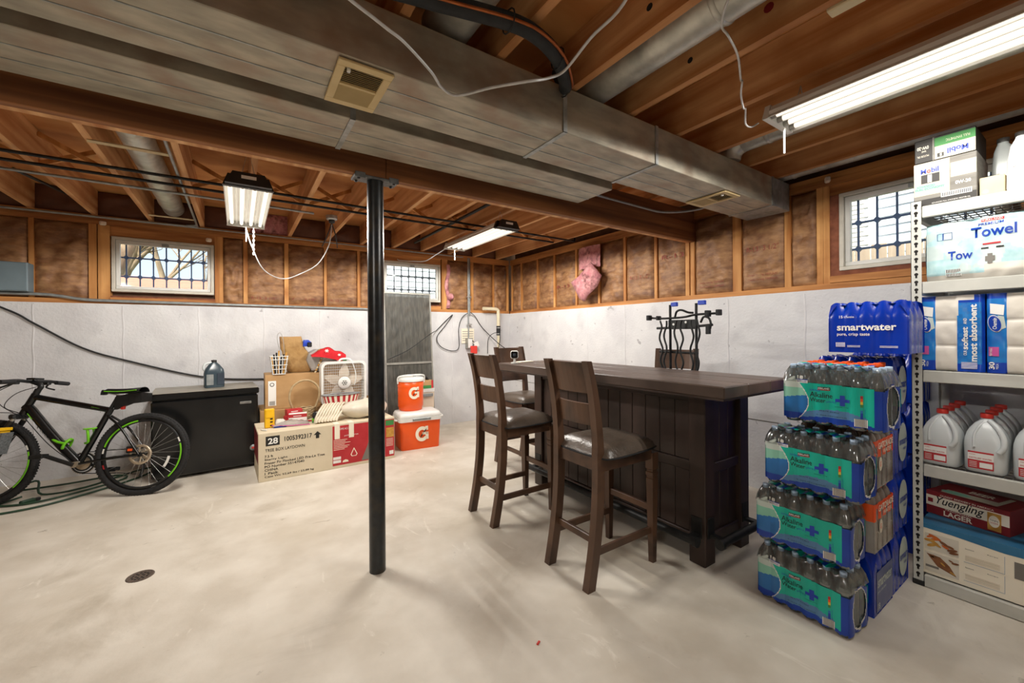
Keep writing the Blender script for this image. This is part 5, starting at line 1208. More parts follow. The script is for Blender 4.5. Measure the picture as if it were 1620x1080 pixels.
def alk_text(p):
    T = lambda s, u, v, h, m_, w, **k: text(s, u*AW, v*AH, h*AH, m_, p, w=w*AW, fn=on(p), **k)
    T('Alkaline', .30, .465, .085, 'print_black', .235, bold=.005); T('Water', .30, .385, .07, 'print_black', .165, bold=.005)
    T('ionized', .30, .565, .045, 'print_blue', .11); T('pH 9.5', .475, .385, .04, 'print_blue', .10)
    MB().grid(lambda u, v: on(p)((.385+.125*u)*AW, (.60+.045*v)*AH), 10, 1, mi=lambda u, v: 0).build('brand_plate', 'print_black', p)
    MB().grid(lambda u, v: on(p)((.385+.125*u)*AW, (.59+.012*v)*AH), 10, 1).build('brand_plate', 'print_red', p)
    text('KIRKLAND', .392*AW, .606*AH, .03*AH, 'print_white', p, w=.11*AW, fn=lambda x, z: (x, sf(x, z)-.0024, z), bold=.02)
    for a, b, c_, d_ in ((.565, .70, .425, .475), (.61, .655, .365, .535)):
        MB().grid(lambda u, v: on(p)((a+(b-a)*u)*AW, (c_+(d_-c_)*v)*AH), 8, 2).build('plus_mark', 'print_blue', p)
    MB().grid(lambda u, v: on(p)((.15+.13*u)*AW, (.685+.05*v)*AH), 8, 1).build('count_tag', 'print_white', p)
    MB().grid(lambda u, v: on(p)((.15+.13*u)*AW, (.735+.012*v)*AH), 8, 1).build('count_tag', 'print_deep', p)
    T('18', .16, .75, .06, 'print_white', .07, bold=.03); text('BOTTLES', .162*AW, .695*AH, .03*AH, 'print_deep', p, w=.105*AW, fn=lambda x, z: (x, sf(x, z)-.0024, z))
    ph = ['print_red', 'print_orange', 'print_yellow', 'print_green', 'print_teal', 'print_mid', 'print_deep', 'print_deep']
    MB().grid(lambda u, v: on(p)((.80+.022*u)*AW, (.20+.36*v)*AH), 1, 16, mi=lambda u, v: 7-int(v*8)).build('ph_scale', ph, p)
    text('pH scale', .845*AW, .22*AH, .02*AH, 'print_deep', p, w=.10*AW, fn=on(p), rot=PI/2)
    MB().grid(lambda u, v: on(p)((.745+.12*u)*AW, (.075+.12*v)*AH), 23, 1, mi=lambda u, v: 1 if (1 < u*23 < 22 and int(u*23*1.0) % 2 == 0) else 0).build('barcode', ['print_white', 'print_black'], p)
    T('99.9+% purified', .40, .235, .022, 'print_black', .20); T('18 - 33.8 FL OZ (1 L) BOTTLES', .37, .165, .022, 'print_black', .30); T('smooth, crisp', .56, .335, .02, 'print_black', .13)
def alk_pack(label, loc, rz):
    t = thing('water_pack', label, 'water pack', loc, rz, 'shrink-wrapped alkaline water packs')
    fill_bottles(t, abm, acm, AW, AD, 6, 3)
    for nm, me in (('label_film', lab_front), ('label_end', lab_end), ('label_film', lab_back), ('label_end', lab_left), ('shrink_film', clear_top), ('top_print', top_strip)): put(nm, me, t)
    alk_text(t); return t
alk_pack('teal alkaline water pack on the floor, lowest of the front stack', (2.265, 1.075, 0), FL-R(3))
alk_pack('teal alkaline water pack second from the floor in front stack', (2.255, 1.075, .302), FL+R(1))
alk_pack('teal alkaline water pack third from the floor in front stack', (2.275, 1.04, .604), FL-R(1))
alk_pack('teal alkaline water pack topmost in the front stack', (2.308, .965, .93), FL-R(3))
for z, lab in ((.288, 'lowest'), (.590, 'middle'), (.892, 'upper')):
    pass

# smart-blue packs: opaque film drawn over five bottle rows
def shell(W_, D_, H_, nx, ny, name, mats, colfn=None, sh=.70, seg=8):
    m = MB()
    def prof(z): # inset of the film at height z (fraction)
        return 0 if z < sh else .020*((z-sh)/(1-sh))**1.6
    def side(p0, p1, n, nrm, ci):
        def fn(u, v):
            x = p0[0]+(p1[0]-p0[0])*u; y = p0[1]+(p1[1]-p0[1])*u; k = (1-abs(math.sin(PI*u*n)))
            amp = .004 + (.016*max(0, (v-sh)/(1-sh)) if v > sh else 0)
            i = prof(v) + amp*k
            zz = v*H_ - (.014*k*max(0, v-sh)/(1-sh))
            return (x-nrm[0]*i, y-nrm[1]*i, zz)
        m.grid(fn, n*seg, 18, mi=(lambda u, v: colfn(ci, u, v)) if colfn else 0)
    side((0, 0), (W_, 0), nx, (0, -1), 0); side((W_, 0), (W_, D_), ny, (1, 0), 1); side((W_, D_), (0, D_), nx, (0, 1), 2); side((0, D_), (0, 0), ny, (-1, 0), 3)
    def top(u, v):
        i = .02; k = 1-abs(math.sin(PI*u*nx))*abs(math.sin(PI*v*ny))
        return (i+(W_-2*i)*u, i+(D_-2*i)*v, H_-.016*k)
    m.grid(top, nx*5, ny*5, mi=0 if not colfn else (lambda u, v: colfn(4, u, v)))
    m.add([(0, 0, .001), (W_, 0, .001), (W_, D_, .001), (0, D_, .001)], [(3, 2, 1, 0)], 0)
    return m.mesh(name, mats)
SW, SD, SH = .33, .285, .272
sm_top = shell(SW, SD, SH, 5, 3, 'film_wrap', ['smart_blue'])
s = thing('smartwater_pack', 'blue smartwater pack lying on top of the whole stack', 'water pack', (2.735, .915, 1.262), FL, 'blue smartwater packs')
put('film_wrap', sm_top, s)
fr = lambda x, z: (x, -.0015, z)
text('smartwater', .04, .118, .032, 'print_white', s, w=.245, fn=fr, bold=.025); text('pure, crisp taste', .04, .086, .020, 'print_white', s, w=.14, fn=fr, bold=.012)
text('15', .05, .185, .014, 'print_white', s, w=.016, fn=fr, bold=.02); text('1L bottles', .07, .186, .011, 'print_white', s, w=.045, fn=fr)
MB().grid(lambda u, v: (.035+.04*u, -.0015, .03+.024*v), 15, 1, mi=lambda u, v: 1 if int(u*15) % 2 else 0).build('barcode', ['print_white', 'print_blue'], s)
for x, w_ in ((.085, .055), (.22, .07)):
    for z in (.03, .036): MB().box(x, x+w_, -.0018, -.0014, z, z+.0025).build('fine_print', 'print_white', s)
BW, BD = .285, .33
def smart_label(par, W_, H_, oval):
    if oval:
        MB().add([(W_*.66+.075*math.cos(a), -.0022, H_*.50+.105*math.sin(a)) for a in [i*PI/12 for i in range(24)]], [tuple(range(24))]).build('label_oval', 'print_snow', par)
        text('smart', W_*.44, H_*.46, .035, 'print_deep', par, w=.14, fn=lambda x, z: (x, -.0034, z), bold=.02); text('water', W_*.66, H_*.36, .016, 'print_deep', par, w=.05, fn=lambda x, z: (x, -.0034, z), bold=.01)
    else:
        MB().grid(lambda u, v: (.035+(W_-.04)*u, -.0014, .012+v*H_*.64), 4, 4).build('side_panel', 'smart_dim', par)
        text('smartwater', .05, H_*.42, .045, 'print_snow', par, w=.21, fn=lambda x, z: (x, -.0026, z), bold=.02); text('pure, crisp taste', .05, H_*.32, .018, 'print_snow', par, w=.12, fn=lambda x, z: (x, -.0026, z)); text('18', .05, H_*.08, .03, 'print_snow', par, w=.03, fn=lambda x, z: (x, -.0026, z), bold=.02)
sm_b = shell(BW, BD, .305, 4, 5, 'film_wrap', ['smart_blue'])
s = thing('smartwater_pack', 'blue smartwater pack on the floor under the sports-drink packs', 'water pack', (2.52, .668, 0), 0, 'blue smartwater packs'); put('film_wrap', sm_b, s); smart_label(s, BW, .305, False)
for k_, z in enumerate((0, .31, .62, .93)):
    s = thing('smartwater_pack', 'blue smartwater pack by the rack post, %s in its column' % ('lowest', 'second from the floor', 'third from the floor', 'topmost')[k_], 'water pack', (2.815, .672, z), 0, 'blue smartwater packs')
    put('film_wrap', sm_b, s); smart_label(s, BW, .305, True)
for k_, z in enumerate((0, .31, .62, .93)):
    s = thing('smartwater_pack', 'blue smartwater pack against the right wall, %s in its column' % ('lowest', 'second', 'third', 'topmost')[k_], 'water pack', (3.45, .70, z), 0, 'wall-side smartwater packs'); put('film_wrap', sm_b, s)

# sports-drink packs in cream trays, orange caps
GH = .30
gbm, gcm = bottle_mesh(BW/8*.97, GH, 'orange_plastic', 'bottle_dark')
def gcol(ci, u, v):
    if ci == 4: return None
    if ci in (1, 3) : return 1 if v > .52 and v < .80 else (0 if v <= .52 else None)
    if v < .52: return 0
    if v < .80: return 1
    return None
g_film = shell(BW, BD, GH, 4, 5, 'film_wrap', ['gator_film', 'print_orange'], gcol, sh=.78)
for k_, (z, lab) in enumerate(((.309, 'orange-banded sports water pack, lowest of three in its column'), (.612, 'orange-banded sports water pack, middle of three'), (.915, 'orange-capped sports drink pack, topmost of three, beside alkaline water'))):
    g = thing('sports_drink_pack', lab, 'drink pack', (2.522-.012*k_*0, .664, z), 0, 'sports drink packs')
    fill_bottles(g, gbm, gcm, BW, BD, 4, 5, rows=lambda i, k: k < 5)
    put('film_wrap', g_film, g)
    if k_ < 2:
        text('GATORADE', .05, .19, .032, 'print_cream', g, w=.225, bold=.03, fn=lambda x, z: (x, -.0022, z)); text('WATER', .12, .162, .022, 'print_cream', g, w=.13, bold=.02, fn=lambda x, z: (x, -.0022, z))
        MB().add([(.085+.024*math.cos(a), -.0018, .115+.034*math.sin(a)) for a in [i*PI/9 for i in range(18)]], [tuple(range(18))]).build('seal_mark', 'print_cream', g)
        text('G', .074, .103, .024, 'print_orange', g, w=.02, fn=lambda x, z: (x, -.0026, z))
        for i in range(4): MB().box(.14, .14+.03+.01*i, -.0022, -.0016, .13-.016*i, .134-.016*i).build('fine_print', 'print_grey', g)
    else: text('GATORADE', .24, .05, .024, 'print_cream', g, w=.15, bold=.03, rot=PI/2, fn=lambda x, z: (x, -.0022, z)); MB().box(.21, .255, -.0016, -.0008, .03, .24).build('side_stripe', 'print_orange', g)
    if k_ == 2: MB().box(.17, BW, -.004, -.001, .0, .085).build('tray_lip', 'carton_cream', g)

# ------------------------------------------------------------------ steel rack along the right wall
rk = thing('storage_rack', 'tall pale grey boltless steel shelving rack', 'rack', (3.06, .645, 0), FL)   # local x to the right along the wall, y into the rack
RWD, RDP = 1.25, .62
km = MB(); km.lathe([(0, .0004), (.0085, .0004)], 10, (0, 0, .008), axis='y'); km.box(-.0042, .0042, -.0006, -.0004, -.012, .004); kmesh = km.mesh('keyhole', 'dark_hole')
for (x, y) in ((0, 0), (RWD, 0), (0, RDP), (RWD, RDP)):
    sx = 1 if x == 0 else -1; sy = 1 if y == 0 else -1
    m = MB(); a, b = sorted((x, x+sx*.042)); c_, d_ = sorted((y, y+sy*.002)); m.box(a, b, c_, d_, .006, 2.075)
    a, b = sorted((x, x+sx*.002)); c_, d_ = sorted((y, y+sy*.042)); m.box(a, b, c_, d_, .006, 2.075)
    po = m.build('upright', 'rack_paint', rk)
    MB().rbox(min(x, x+sx*.046)-.002, max(x, x+sx*.046), min(y, y+sy*.046)-.002, max(y, y+sy*.046), 0, .03, .003).build('foot_cap', 'black_plastic', po)
    if y == 0 and x == 0:
        for i in range(49): put('keyhole', kmesh, po, (x+sx*.021, -.0002, .055+i*.0415))
    else:
        pass
SHZ = (2.045, 1.638, 1.164, .658, .065)
for z in SHZ:
    m = MB()
    m.rbox(.044, RWD-.044, 0, .025, z-.062, z, .003); m.rbox(.044, RWD-.044, RDP-.025, RDP, z-.062, z, .003); m.rbox(.003, .03, .044, RDP-.044, z-.062, z, .003); m.rbox(RWD-.03, RWD-.003, .044, RDP-.044, z-.062, z, .003)
    sh_ = m.build('shelf_frame', 'rack_paint', rk)
    w_ = MB()
    for i in range(1, 40): w_.box(i*RWD/40-.0018, i*RWD/40+.0018, .02, RDP-.02, z-.012, z-.008)
    for i in range(1, 9): w_.box(.03, RWD-.03, i*RDP/9-.0025, i*RDP/9+.0025, z-.017, z-.012)
    tag(w_.build('wire_deck', 'steel', sh_), None, None, None, 'stuff')
def R_(y, dx=0.0): return (3.06+.028+dx, y)          # a spot on the rack: distance into the rack, world y
def onrack(name, label, cat_, y, z, dx=0.0, rz=0.0, group=None):
    return thing(name, label, cat_, (3.06+.03+dx, y, z+.0005), FL+rz, group)

# oil cartons
m1 = onrack('oil_carton', 'grey and cream Mobil 1 motor oil carton on the top shelf', 'box', .638, 2.045)
MB().rbox(0, .232, 0, .30, 0, .238, .003).build('carton', 'carton_grey', m1)
Q = lambda par, x0, x1, z0, z1, m_, nm='print_panel', e=.001: MB().box(x0, x1, -e, -e+.0005, z0, z1).build(nm, m_, par)
Q(m1, .002, .137, .06, .236, 'carton_cream'); Q(m1, .14, .23, .13, .205, 'carton_cream', e=.0006); Q(m1, .03, .10, .125, .172, 'carton_dark', e=.0015); Q(m1, .005, .135, .088, .118, 'print_mint', e=.0015)
Q(m1, .105, .215, .035, .06, 'print_white', e=.0015); Q(m1, .002, .23, .004, .04, 'carton_dark', e=.0012)
for i in range(16): Q(m1, .11+i*.0064, .11+i*.0064+.003, .038, .057, 'carton_dark', 'barcode_bar', .002)
text('M', .028, .178, .026, 'print_blue', m1, w=.022, bold=.03); text('o', .052, .178, .019, 'print_red', m1, w=.015, bold=.03); text('bil', .069, .178, .027, 'print_blue', m1, w=.028, bold=.03)
text('1', .055, .128, .04, 'print_white', m1, w=.016, bold=.05, fn=lambda x, z: (x, -.0022, z)); text('ADVANCED', .012, .104, .011, 'print_green', m1, w=.07, fn=lambda x, z: (x, -.0022, z)); text('FUEL ECONOMY', .008, .09, .011, 'print_green', m1, w=.11, fn=lambda x, z: (x, -.0022, z))
text('0W-20', .157, .088, .018, 'print_white', m1, w=.055, bold=.03, fn=lambda x, z: (x, -.0022, z)); text('ADVANCED FULL SYNTHETIC MOTOR OIL', .07, .01, .007, 'print_white', m1, w=.14, fn=lambda x, z: (x, -.0022, z))
m2 = onrack('oil_carton', 'upside-down motor oil carton lying on top of the other carton', 'box', .634, 2.2845)
MB().rbox(0, .225, 0, .28, 0, .125, .003).build('carton', 'carton_dark', m2)
Q(m2, .078, .224, .002, .07, 'carton_cream'); Q(m2, .078, .224, .07, .115, 'print_green'); Q(m2, .07, .076, .0, .124, 'carton_grey'); Q(m2, .088, .112, .012, .032, 'carton_dark', e=.0015)
fl_ = lambda cx, cz: (lambda x, z: (2*cx-x, -.0022, 2*cz-z))
text('Mobil', .125, .018, .028, 'print_blue', m2, w=.075, bold=.03, fn=fl_(.1625, .032)); text('FULL SYNTHETIC', .12, .08, .012, 'print_cream', m2, w=.085, fn=fl_(.1625, .088)); text('0W-20', .01, .07, .018, 'print_cream', m2, w=.045, bold=.02, fn=fl_(.033, .079)); text('SAE', .02, .06, .009, 'print_cream', m2, w=.018, fn=fl_(.033, .062)); text('MOTOR OIL', .01, .03, .01, 'print_cream', m2, w=.045, fn=fl_(.033, .035)); text('1', .095, .015, .014, 'print_white', m2, w=.007, bold=.03, fn=fl_(.1, .022))
pw = onrack('pine_block', 'short pale pine board on the top shelf beside the carton', 'board', .398, 2.045); MB().rbox(0, .082, 0, .12, 0, .092, .003).build('board', 'pine', pw); MB().lathe([(0, .0005), (.012, .0005)], 10, (.02, 0, .02), axis='y').build('knot', 'carton_cream', pw)
def oil_jug(label, y, dx, h, mat, tilt=0):
    j = onrack('oil_jug', label, 'jug', y, 2.045, dx, 0, 'oil jugs on the top shelf')
    MB().loft([sq(.11, .07, 0, .018, .055, .035), sq(.115, .075, .015, .02, .055, .035), sq(.11, .072, h*.5, .02, .055, .035), sq(.08, .06, h*.78, .02, .05-tilt*.2, .035), sq(.04, .04, h*.9, .015, .045-tilt*.4, .035), sq(.036, .036, h*.95, .015, .045-tilt*.4, .035)]).build('bottle', mat, j)
    MB().lathe([(.022, h*.93), (.022, h), (0, h)], 12, (.045-tilt*.4, .035, 0)).build('cap', 'carton_dark', j)
    MB().tube(cat([(.10, .035, h*.48), (.115, .035, h*.62), (.10, .035, h*.76), (.06, .035, h*.85)], 4), .010, 8).build('handle', mat, j)
    for i in range(4): MB().box(.02, .03, -.0015, -.0005, h*(.1+.1*i), h*(.1+.1*i)+.004).build('level_mark', 'print_grey', j)
    return j
oil_jug('silver oil jug with a slanted neck behind the pine board', .375, .13, .31, 'oil_silver', .02); oil_jug('pale oil jug with level marks right of the pine board', .312, .0, .28, 'white_plastic'); oil_jug('white oil jug at the right frame edge on the top shelf', .18, .0, .28, 'oil_silver')

# paper towels
def towel_pack(label, y, w_, dx):
    t = onrack('towel_pack', label, 'paper towels', y, 1.638, dx, R(-3), 'paper towel packs'); H_ = .305
    def fs(u, v): a = abs(math.sin(PI*u*2)); e = min(v, 1-v, .12)/.12; return (u*w_, .012*(1-a)+.02*(1-e)+.004*noise.noise(Vector((u*8, v*6, 2))), .002+v*H_)
    def cf(u, v):
        if v < .10 or (u > .62 and v < .22): return 1
        if u < .5 and v < .36: return 2 if (math.hypot((u-.42)*1.6, v-.18) > .10) else 0
        if .62 > v > .36 and u < .2: return 0
        return 2 if noise.noise(Vector((u*5, v*6, 5))) > .02 else 0
    m = MB().grid(fs, 60, 44, mi=cf); m.grid(lambda u, v: (u*w_, .02+u*0+v*.26, H_+.004*math.sin(u*9)), 10, 8, mi=0); m.grid(lambda u, v: (0+.006*math.sin(v*PI)*-1, .02+u*.26, .002+v*H_), 8, 10, mi=0); m.grid(lambda u, v: (w_, .02+u*.26, .002+v*H_), 4, 4, mi=0); m.grid(lambda u, v: (u*w_, .28, .002+v*H_), 4, 4, mi=0)
    m.build('wrapper', ['towel_film', 'tp_white', 'towel_dots'], t)
    F = lambda x, z: (x, fs(x/w_, z/H_)[1]-.003, z)
    MB().grid(lambda u, v: F(.075+.055*u, .022+.035*v), 19, 1, mi=lambda u, v: 1 if 0 < u*19 < 18 and int(u*19) % 2 else 0).build('barcode', ['print_white', 'print_black'], t)
    text('Towel', .165, .205, .052, 'print_deep', t, w=.15, fn=F, bold=.02); text('PREMIUM', .19, .262, .014, 'print_deep', t, w=.085, fn=F, bold=.01); text('Tow', .085, .105, .045, 'print_deep', t, w=.085, fn=F, bold=.02)
    MB().grid(lambda u, v: F(.20+.075*u, .281+.014*v), 8, 1).build('brand_plate', 'print_red', t); text('KIRKLAND', .204, .283, .01, 'print_white', t, w=.066, fn=lambda x, z: (x, F(x, z)[1]-.001, z))
    MB().grid(lambda u, v: F(.205+.06*u, .165+.008*v), 6, 1).build('brand_plate', 'print_red', t); MB().grid(lambda u, v: F(.20+.025*u, .145+.007*v), 4, 1).build('fine_print', 'print_black', t); MB().grid(lambda u, v: F(.25+.025*u, .145+.007*v), 4, 1).build('fine_print', 'print_black', t)
    MB().grid(lambda u, v: F(.205+.05*u, .07+.05*v), 6, 4, mi=lambda u, v: 0 if abs(u-.5)+abs(v-.5) < .5 else None).build('product_picture', 'print_grey', t)
    for x0, x1 in ((.045, .065), (.068, .10)):
        MB().tube([F(x0, .215), F(x1, .215), F(x1, .25), F(x0, .25)], .0012, 4, closed=True).build('count_frame', 'print_deep', t)
    return t
towel_pack('paper towel pack in clear dotted wrap, left end of its shelf', .595, .34, .015); towel_pack('second paper towel pack, at the right frame edge', .235, .34, .02)

# toilet paper
def tp_pack(label, y):
    w_, H_, D_ = .238, .392, .42; t = onrack('toilet_paper_pack', label, 'toilet paper', y, 1.164, .0, 0, 'toilet paper packs')
    def fs(u, v): k = abs(math.sin(PI*v*3)) if .26 < u < .60 else 1; e = min(u, 1-u, .05)/.05; return (u*w_, .014*(1-k**.5)+.012*(1-e)+.003*noise.noise(Vector((u*7, v*9, 1))), .002+v*H_)
    def cf(u, v):
        if .28 < u < .60+.02*v: return 0
        if v > .94: return 0 if .3 < u < .85 else 2
        if u <= .28: return 2 if v < .14 else 1
        if v < .10 or u > .95 or v > .90: return 2
        return 1 if ((int(u*16)+int(v*24)) % 3) else 3
    m = MB().grid(fs, 48, 60, mi=cf)
    m.grid(lambda u, v: (u*w_, .012+v*D_, .002+H_+.004*math.sin(v*9)), 8, 8, mi=1); m.grid(lambda u, v: (w_, .012+u*D_, .002+v*H_), 6, 6, mi=2); m.grid(lambda u, v: (0, .012+u*D_, .002+v*H_), 6, 6, mi=2); m.grid(lambda u, v: (u*w_, .012+D_, .002+v*H_), 6, 6, mi=1)
    m.build('wrapper', ['tp_white', 'tp_blue', 'print_deep', 'print_mid'], t)
    F = lambda x, z: (x, fs(x/w_, z/H_)[1]-.0025, z)
    text('most absorbent', .213, .055, .026, 'print_white', t, w=.29, fn=F, bold=.03, rot=PI/2); text('softest', .182, .115, .022, 'print_white', t, w=.115, fn=F, bold=.03, rot=PI/2); text('OUR', .178, .085, .012, 'print_white', t, w=.026, fn=F, bold=.02, rot=PI/2); text('AND', .178, .245, .012, 'print_white', t, w=.03, fn=F, bold=.02, rot=PI/2)
    MB().grid(lambda u, v: F(.158+.055*u, .018+.032*v), 1, 17, mi=lambda u, v: 1 if int(v*17) % 2 else 0).build('barcode', ['print_white', 'print_blue'], t)
    MB().add([F(.027+.023*math.cos(a)-.006*math.sin(a), .245+.042*math.sin(a)) for a in [i*PI/12 for i in range(24)]], [tuple(range(24))]).build('brand_oval', 'print_white', t)
    MB().add([(F(.027+.020*math.cos(a)-.005*math.sin(a), .245+.038*math.sin(a))[0], F(.027, .245)[1]-.002, .245+.038*math.sin(a)) for a in [i*PI/12 for i in range(24)]], [tuple(range(24))]).build('brand_oval', 'print_deep', t)
    text('Charmin', .034, .218, .014, 'print_white', t, w=.055, bold=.02, rot=PI/2, fn=lambda x, z: (x, F(x, z)[1]-.003, z))
    MB().add([F(x, z) for x, z in ((.012, .295), (.055, .285), (.058, .335), (.012, .345))], [(0, 1, 2, 3)]).build('white_flash', 'print_white', t)
    MB().add([F(x, z) for x, z in ((.046, .215), (.062, .225), (.056, .28), (.036, .285))], [(0, 1, 2, 3)]).build('white_flash', 'print_snow', t)
    MB().grid(lambda u, v: F(.006+.034*u, .085+.045*v), 4, 2).build('new_badge', 'print_pink', t); text('NEW! MORE', .018, .087, .008, 'print_white', t, w=.038, rot=PI/2, bold=.01, fn=lambda x, z: (x, F(x, z)[1]-.002, z))
    text('30', .026, .02, .02, 'print_white', t, w=.036, rot=PI/2, bold=.03, fn=F); text('MEGA', .038, .022, .008, 'print_white', t, w=.026, rot=PI/2, fn=F)
    return t
tp_pack('blue and white toilet paper pack next to the rack post', .622); tp_pack('blue and white toilet paper pack, second from the rack post', .378); tp_pack('blue and white toilet paper pack past the right frame edge', .134)

# gallon jugs of distilled water
def jug_parts():
    b = MB(); S_ = .148
    prof = [(.004, .90, .03), (.015, .98, .035), (.13, 1, .035), (.165, .985, .04), (.195, .90, .045), (.22, .76, .045), (.243, .56, .035), (.258, .36, .024), (.264, .285, .02), (.282, .27, .019)]
    b.loft([sq(S_*k, S_*k, z, min(r, S_*k*.49), 0, 0, 6) for z, k, r in prof])
    h_ = MB().tube(cat([(.012, -.025, .262), (.04, -.048, .235), (.062, -.066, .19), (.064, -.074, .145), (.05, -.075, .115)], 5), .0115, 8)
    h_.tube(cat([(-.005, -.026, .255), (-.022, -.05, .225), (-.034, -.066, .185), (-.034, -.075, .13)], 5), .006, 8)
    c = MB().lathe([(.0225, .272), (.0235, .276), (.0235, .292), (.0215, .296), (0, .297)], 18)
    return b.mesh('bottle', 'milky'), h_.mesh('handle', 'milky'), c.mesh('cap', 'red_plastic')
jb, jh, jc = jug_parts()
for ci, y in enumerate((.546, .388, .228)):
    for ri in range(4):
        lab = 'red-capped water jug, %s, %s' % (('column beside the rack post', 'middle column', 'column at right frame edge')[ci], ('front row', 'second row', 'third row', 'back row')[ri])
        g = onrack('water_jug', lab, 'jug', y, .658, .078+ri*.142, R(-4+3*ci), 'gallon jugs on the rack')
        put('bottle', jb, g); put('handle', jh, g); put('cap', jc, g)
        if ri == 0:
            MB().rbox(-.055, .032, -.0765, -.0745, .022, .108, .001).build('label_sheet', 'print_red', g); MB().box(-.055, .032, -.0772, -.0766, .066, .100).build('label_sheet', 'print_white', g)
            Fj = lambda x, z: (x, -.0782, z)
            text('DISTILLED WATER', -.05, .072, .007, 'print_red', g, w=.076, fn=Fj, bold=.01); text('meijer', -.05, .088, .008, 'print_red', g, w=.022, fn=Fj); MB().box(-.015, .028, -.0776, -.0770, .03, .055).build('barcode', 'print_white', g)
            for i in range(4): MB().box(-.05, -.024, -.0778, -.0772, .03+.008*i, .032+.008*i).build('fine_print', 'print_white', g)

# cookware carton and beer case
fc = onrack('cookware_carton', 'wide cream carton with food pictures and a blue top, bottom shelf', 'box', .625, .065)
MB().rbox(0, .72, 0, .50, 0, .268, .003).build('carton', 'print_cream', fc); MB().box(.0, .72, -.0005, .50, .2682, .2692).build('top_print', 'food_blue', fc)
MB().add([(0, -.0008, .268), (.72, -.0008, .268), (.72, -.0008, .235), (.30, -.0008, .225), (.12, -.0008, .242), (0, -.0008, .246)], [(5, 4, 3, 2, 1, 0)]).build('top_print', 'food_blue', fc)
def scatter(par, pts, mats_, r0, r1, y=-.0018):
    for i, (x, z, m_, a) in enumerate(pts):
        r = r0+(r1-r0)*((i*37) % 10)/10
        MB().add([(x+r*1.5*math.cos(q)*math.cos(a)-r*.55*math.sin(q)*math.sin(a), y-.0002*i, z+r*1.5*math.cos(q)*math.sin(a)+r*.55*math.sin(q)*math.cos(a)) for q in [k*PI/6 for k in range(12)]], [tuple(range(12))]).build('food_piece', m_, par)
pic1 = MB().box(.022, .148, -.0014, -.0008, .135, .222).build('picture', 'plate_white', fc); pic2 = MB().box(.022, .148, -.0014, -.0008, .02, .122).build('picture', 'plate_white', fc)
scatter(fc, [(.042, .205, 'food_carrot', .5), (.055, .208, 'food_carrot', -.4), (.07, .203, 'food_carrot', -.6), (.06, .195, 'food_carrot', .2), (.04, .185, 'food_gold', .1), (.058, .178, 'food_gold', -.4), (.07, .168, 'food_gold', -.5), (.05, .163, 'food_gold', .5), (.095, .185, 'food_brown', -.5), (.115, .177, 'food_brown', -.2), (.10, .17, 'food_carrot', -.4), (.125, .162, 'food_brown', .3), (.13, .15, 'food_brown', .2)], None, .010, .015)
MB().add([(.028, -.0018, .112), (.08, -.0018, .108), (.115, -.0018, .075), (.14, -.0018, .03), (.07, -.0018, .055)], [(4, 3, 2, 1, 0)]).build('food_piece', 'food_brown', fc)
scatter(fc, [(.05, .1, 'food_gold', -.3), (.07, .09, 'food_brown', .3), (.09, .075, 'food_gold', -.7), (.08, .068, 'food_brown', .2), (.11, .06, 'food_brown', -.6), (.125, .044, 'food_gold', -.5), (.12, .105, 'food_brown', -.4), (.135, .098, 'food_brown', .2)], None, .006, .010)
MB().box(.025, .075, -.0018, -.0014, .04, .052).build('picture', 'print_grey', fc)
for z0 in (.125, .03):
    MB().box(.30, .301, -.0012, -.0006, z0, z0+.085).build('frame_line', 'print_haze', fc); MB().box(.165, .30, -.0012, -.0006, z0, z0+.001).build('frame_line', 'print_haze', fc)
    for i in range(5): MB().box(.17, .285, -.0012, -.0006, z0+.01+i*.006, z0+.0115+i*.006).build('fine_print', 'carton_cream' if i % 2 else 'beige_plastic', fc)
    text('Saumon', .17, z0+.066, .006, 'print_black', fc, w=.03); text('Recipe', .245, z0+.066, .006, 'print_black', fc, w=.035)
for z in (.06, .13, .2): MB().box(.004, .014, -.0012, -.0006, z, z+.006).build('fine_print', 'print_grey', fc)
MB().rbox(.33, .40, -.0012, -.0004, .12, .20, .0002).build('picture', 'print_grey', fc)
bc = onrack('beer_case', 'red and white lager case lying on the cookware carton', 'beer case', .635, .335, .20, R(-14))
MB().rbox(0, .325, 0, .25, 0, .13, .002).build('carton', 'dark_red', bc)
Q(bc, .0, .324, .048, .105, 'print_cream'); MB().box(.05, .27, .03, .22, .1302, .131).build('top_print', 'carton_cream', bc); MB().box(.0, .25, .10, .24, .1312, .1316).build('top_print', 'dark_red', bc)
text('BEER', .12, .13, .05, 'print_cream', bc, w=.10, bold=.03, fn=lambda x, z: (x, z, .132))
Q(bc, .008, .03, .065, .088, 'dark_red', e=.0015); text('24', .012, .07, .012, 'print_cream', bc, w=.014)
text('Yuengling', .045, .052, .055, 'print_black', bc, w=.19, shear=.35, bold=.008); text('LAGER', .075, .008, .028, 'print_cream', bc, w=.115, bold=.03); text('TRADITIONAL', .08, .039, .008, 'print_cream', bc, w=.11, bold=.01); text('OLDEST BREWERY IN AMERICA', .06, .11, .009, 'print_cream', bc, w=.21, bold=.01)
MB().rbox(.246, .296, -.003, -.001, .01, .10, .001).build('can_picture', 'food_gold', bc); MB().add([(.271+.02*math.cos(a), -.0034, .058+.03*math.sin(a)) for a in [i*PI/9 for i in range(18)]], [tuple(range(18))]).build('can_picture', 'print_cream', bc); text('LAGER', .256, .046, .008, 'print_red', bc, w=.03, fn=lambda x, z: (x, -.004, z)); text('Yuengling', .256, .058, .01, 'print_black', bc, w=.03, fn=lambda x, z: (x, -.004, z))
MB().add([(.10+.06*math.cos(a), .06+.03*math.sin(a), .1318) for a in [i*PI/9 for i in range(18)]], [tuple(range(18))]).build('emblem', 'print_mint', bc)
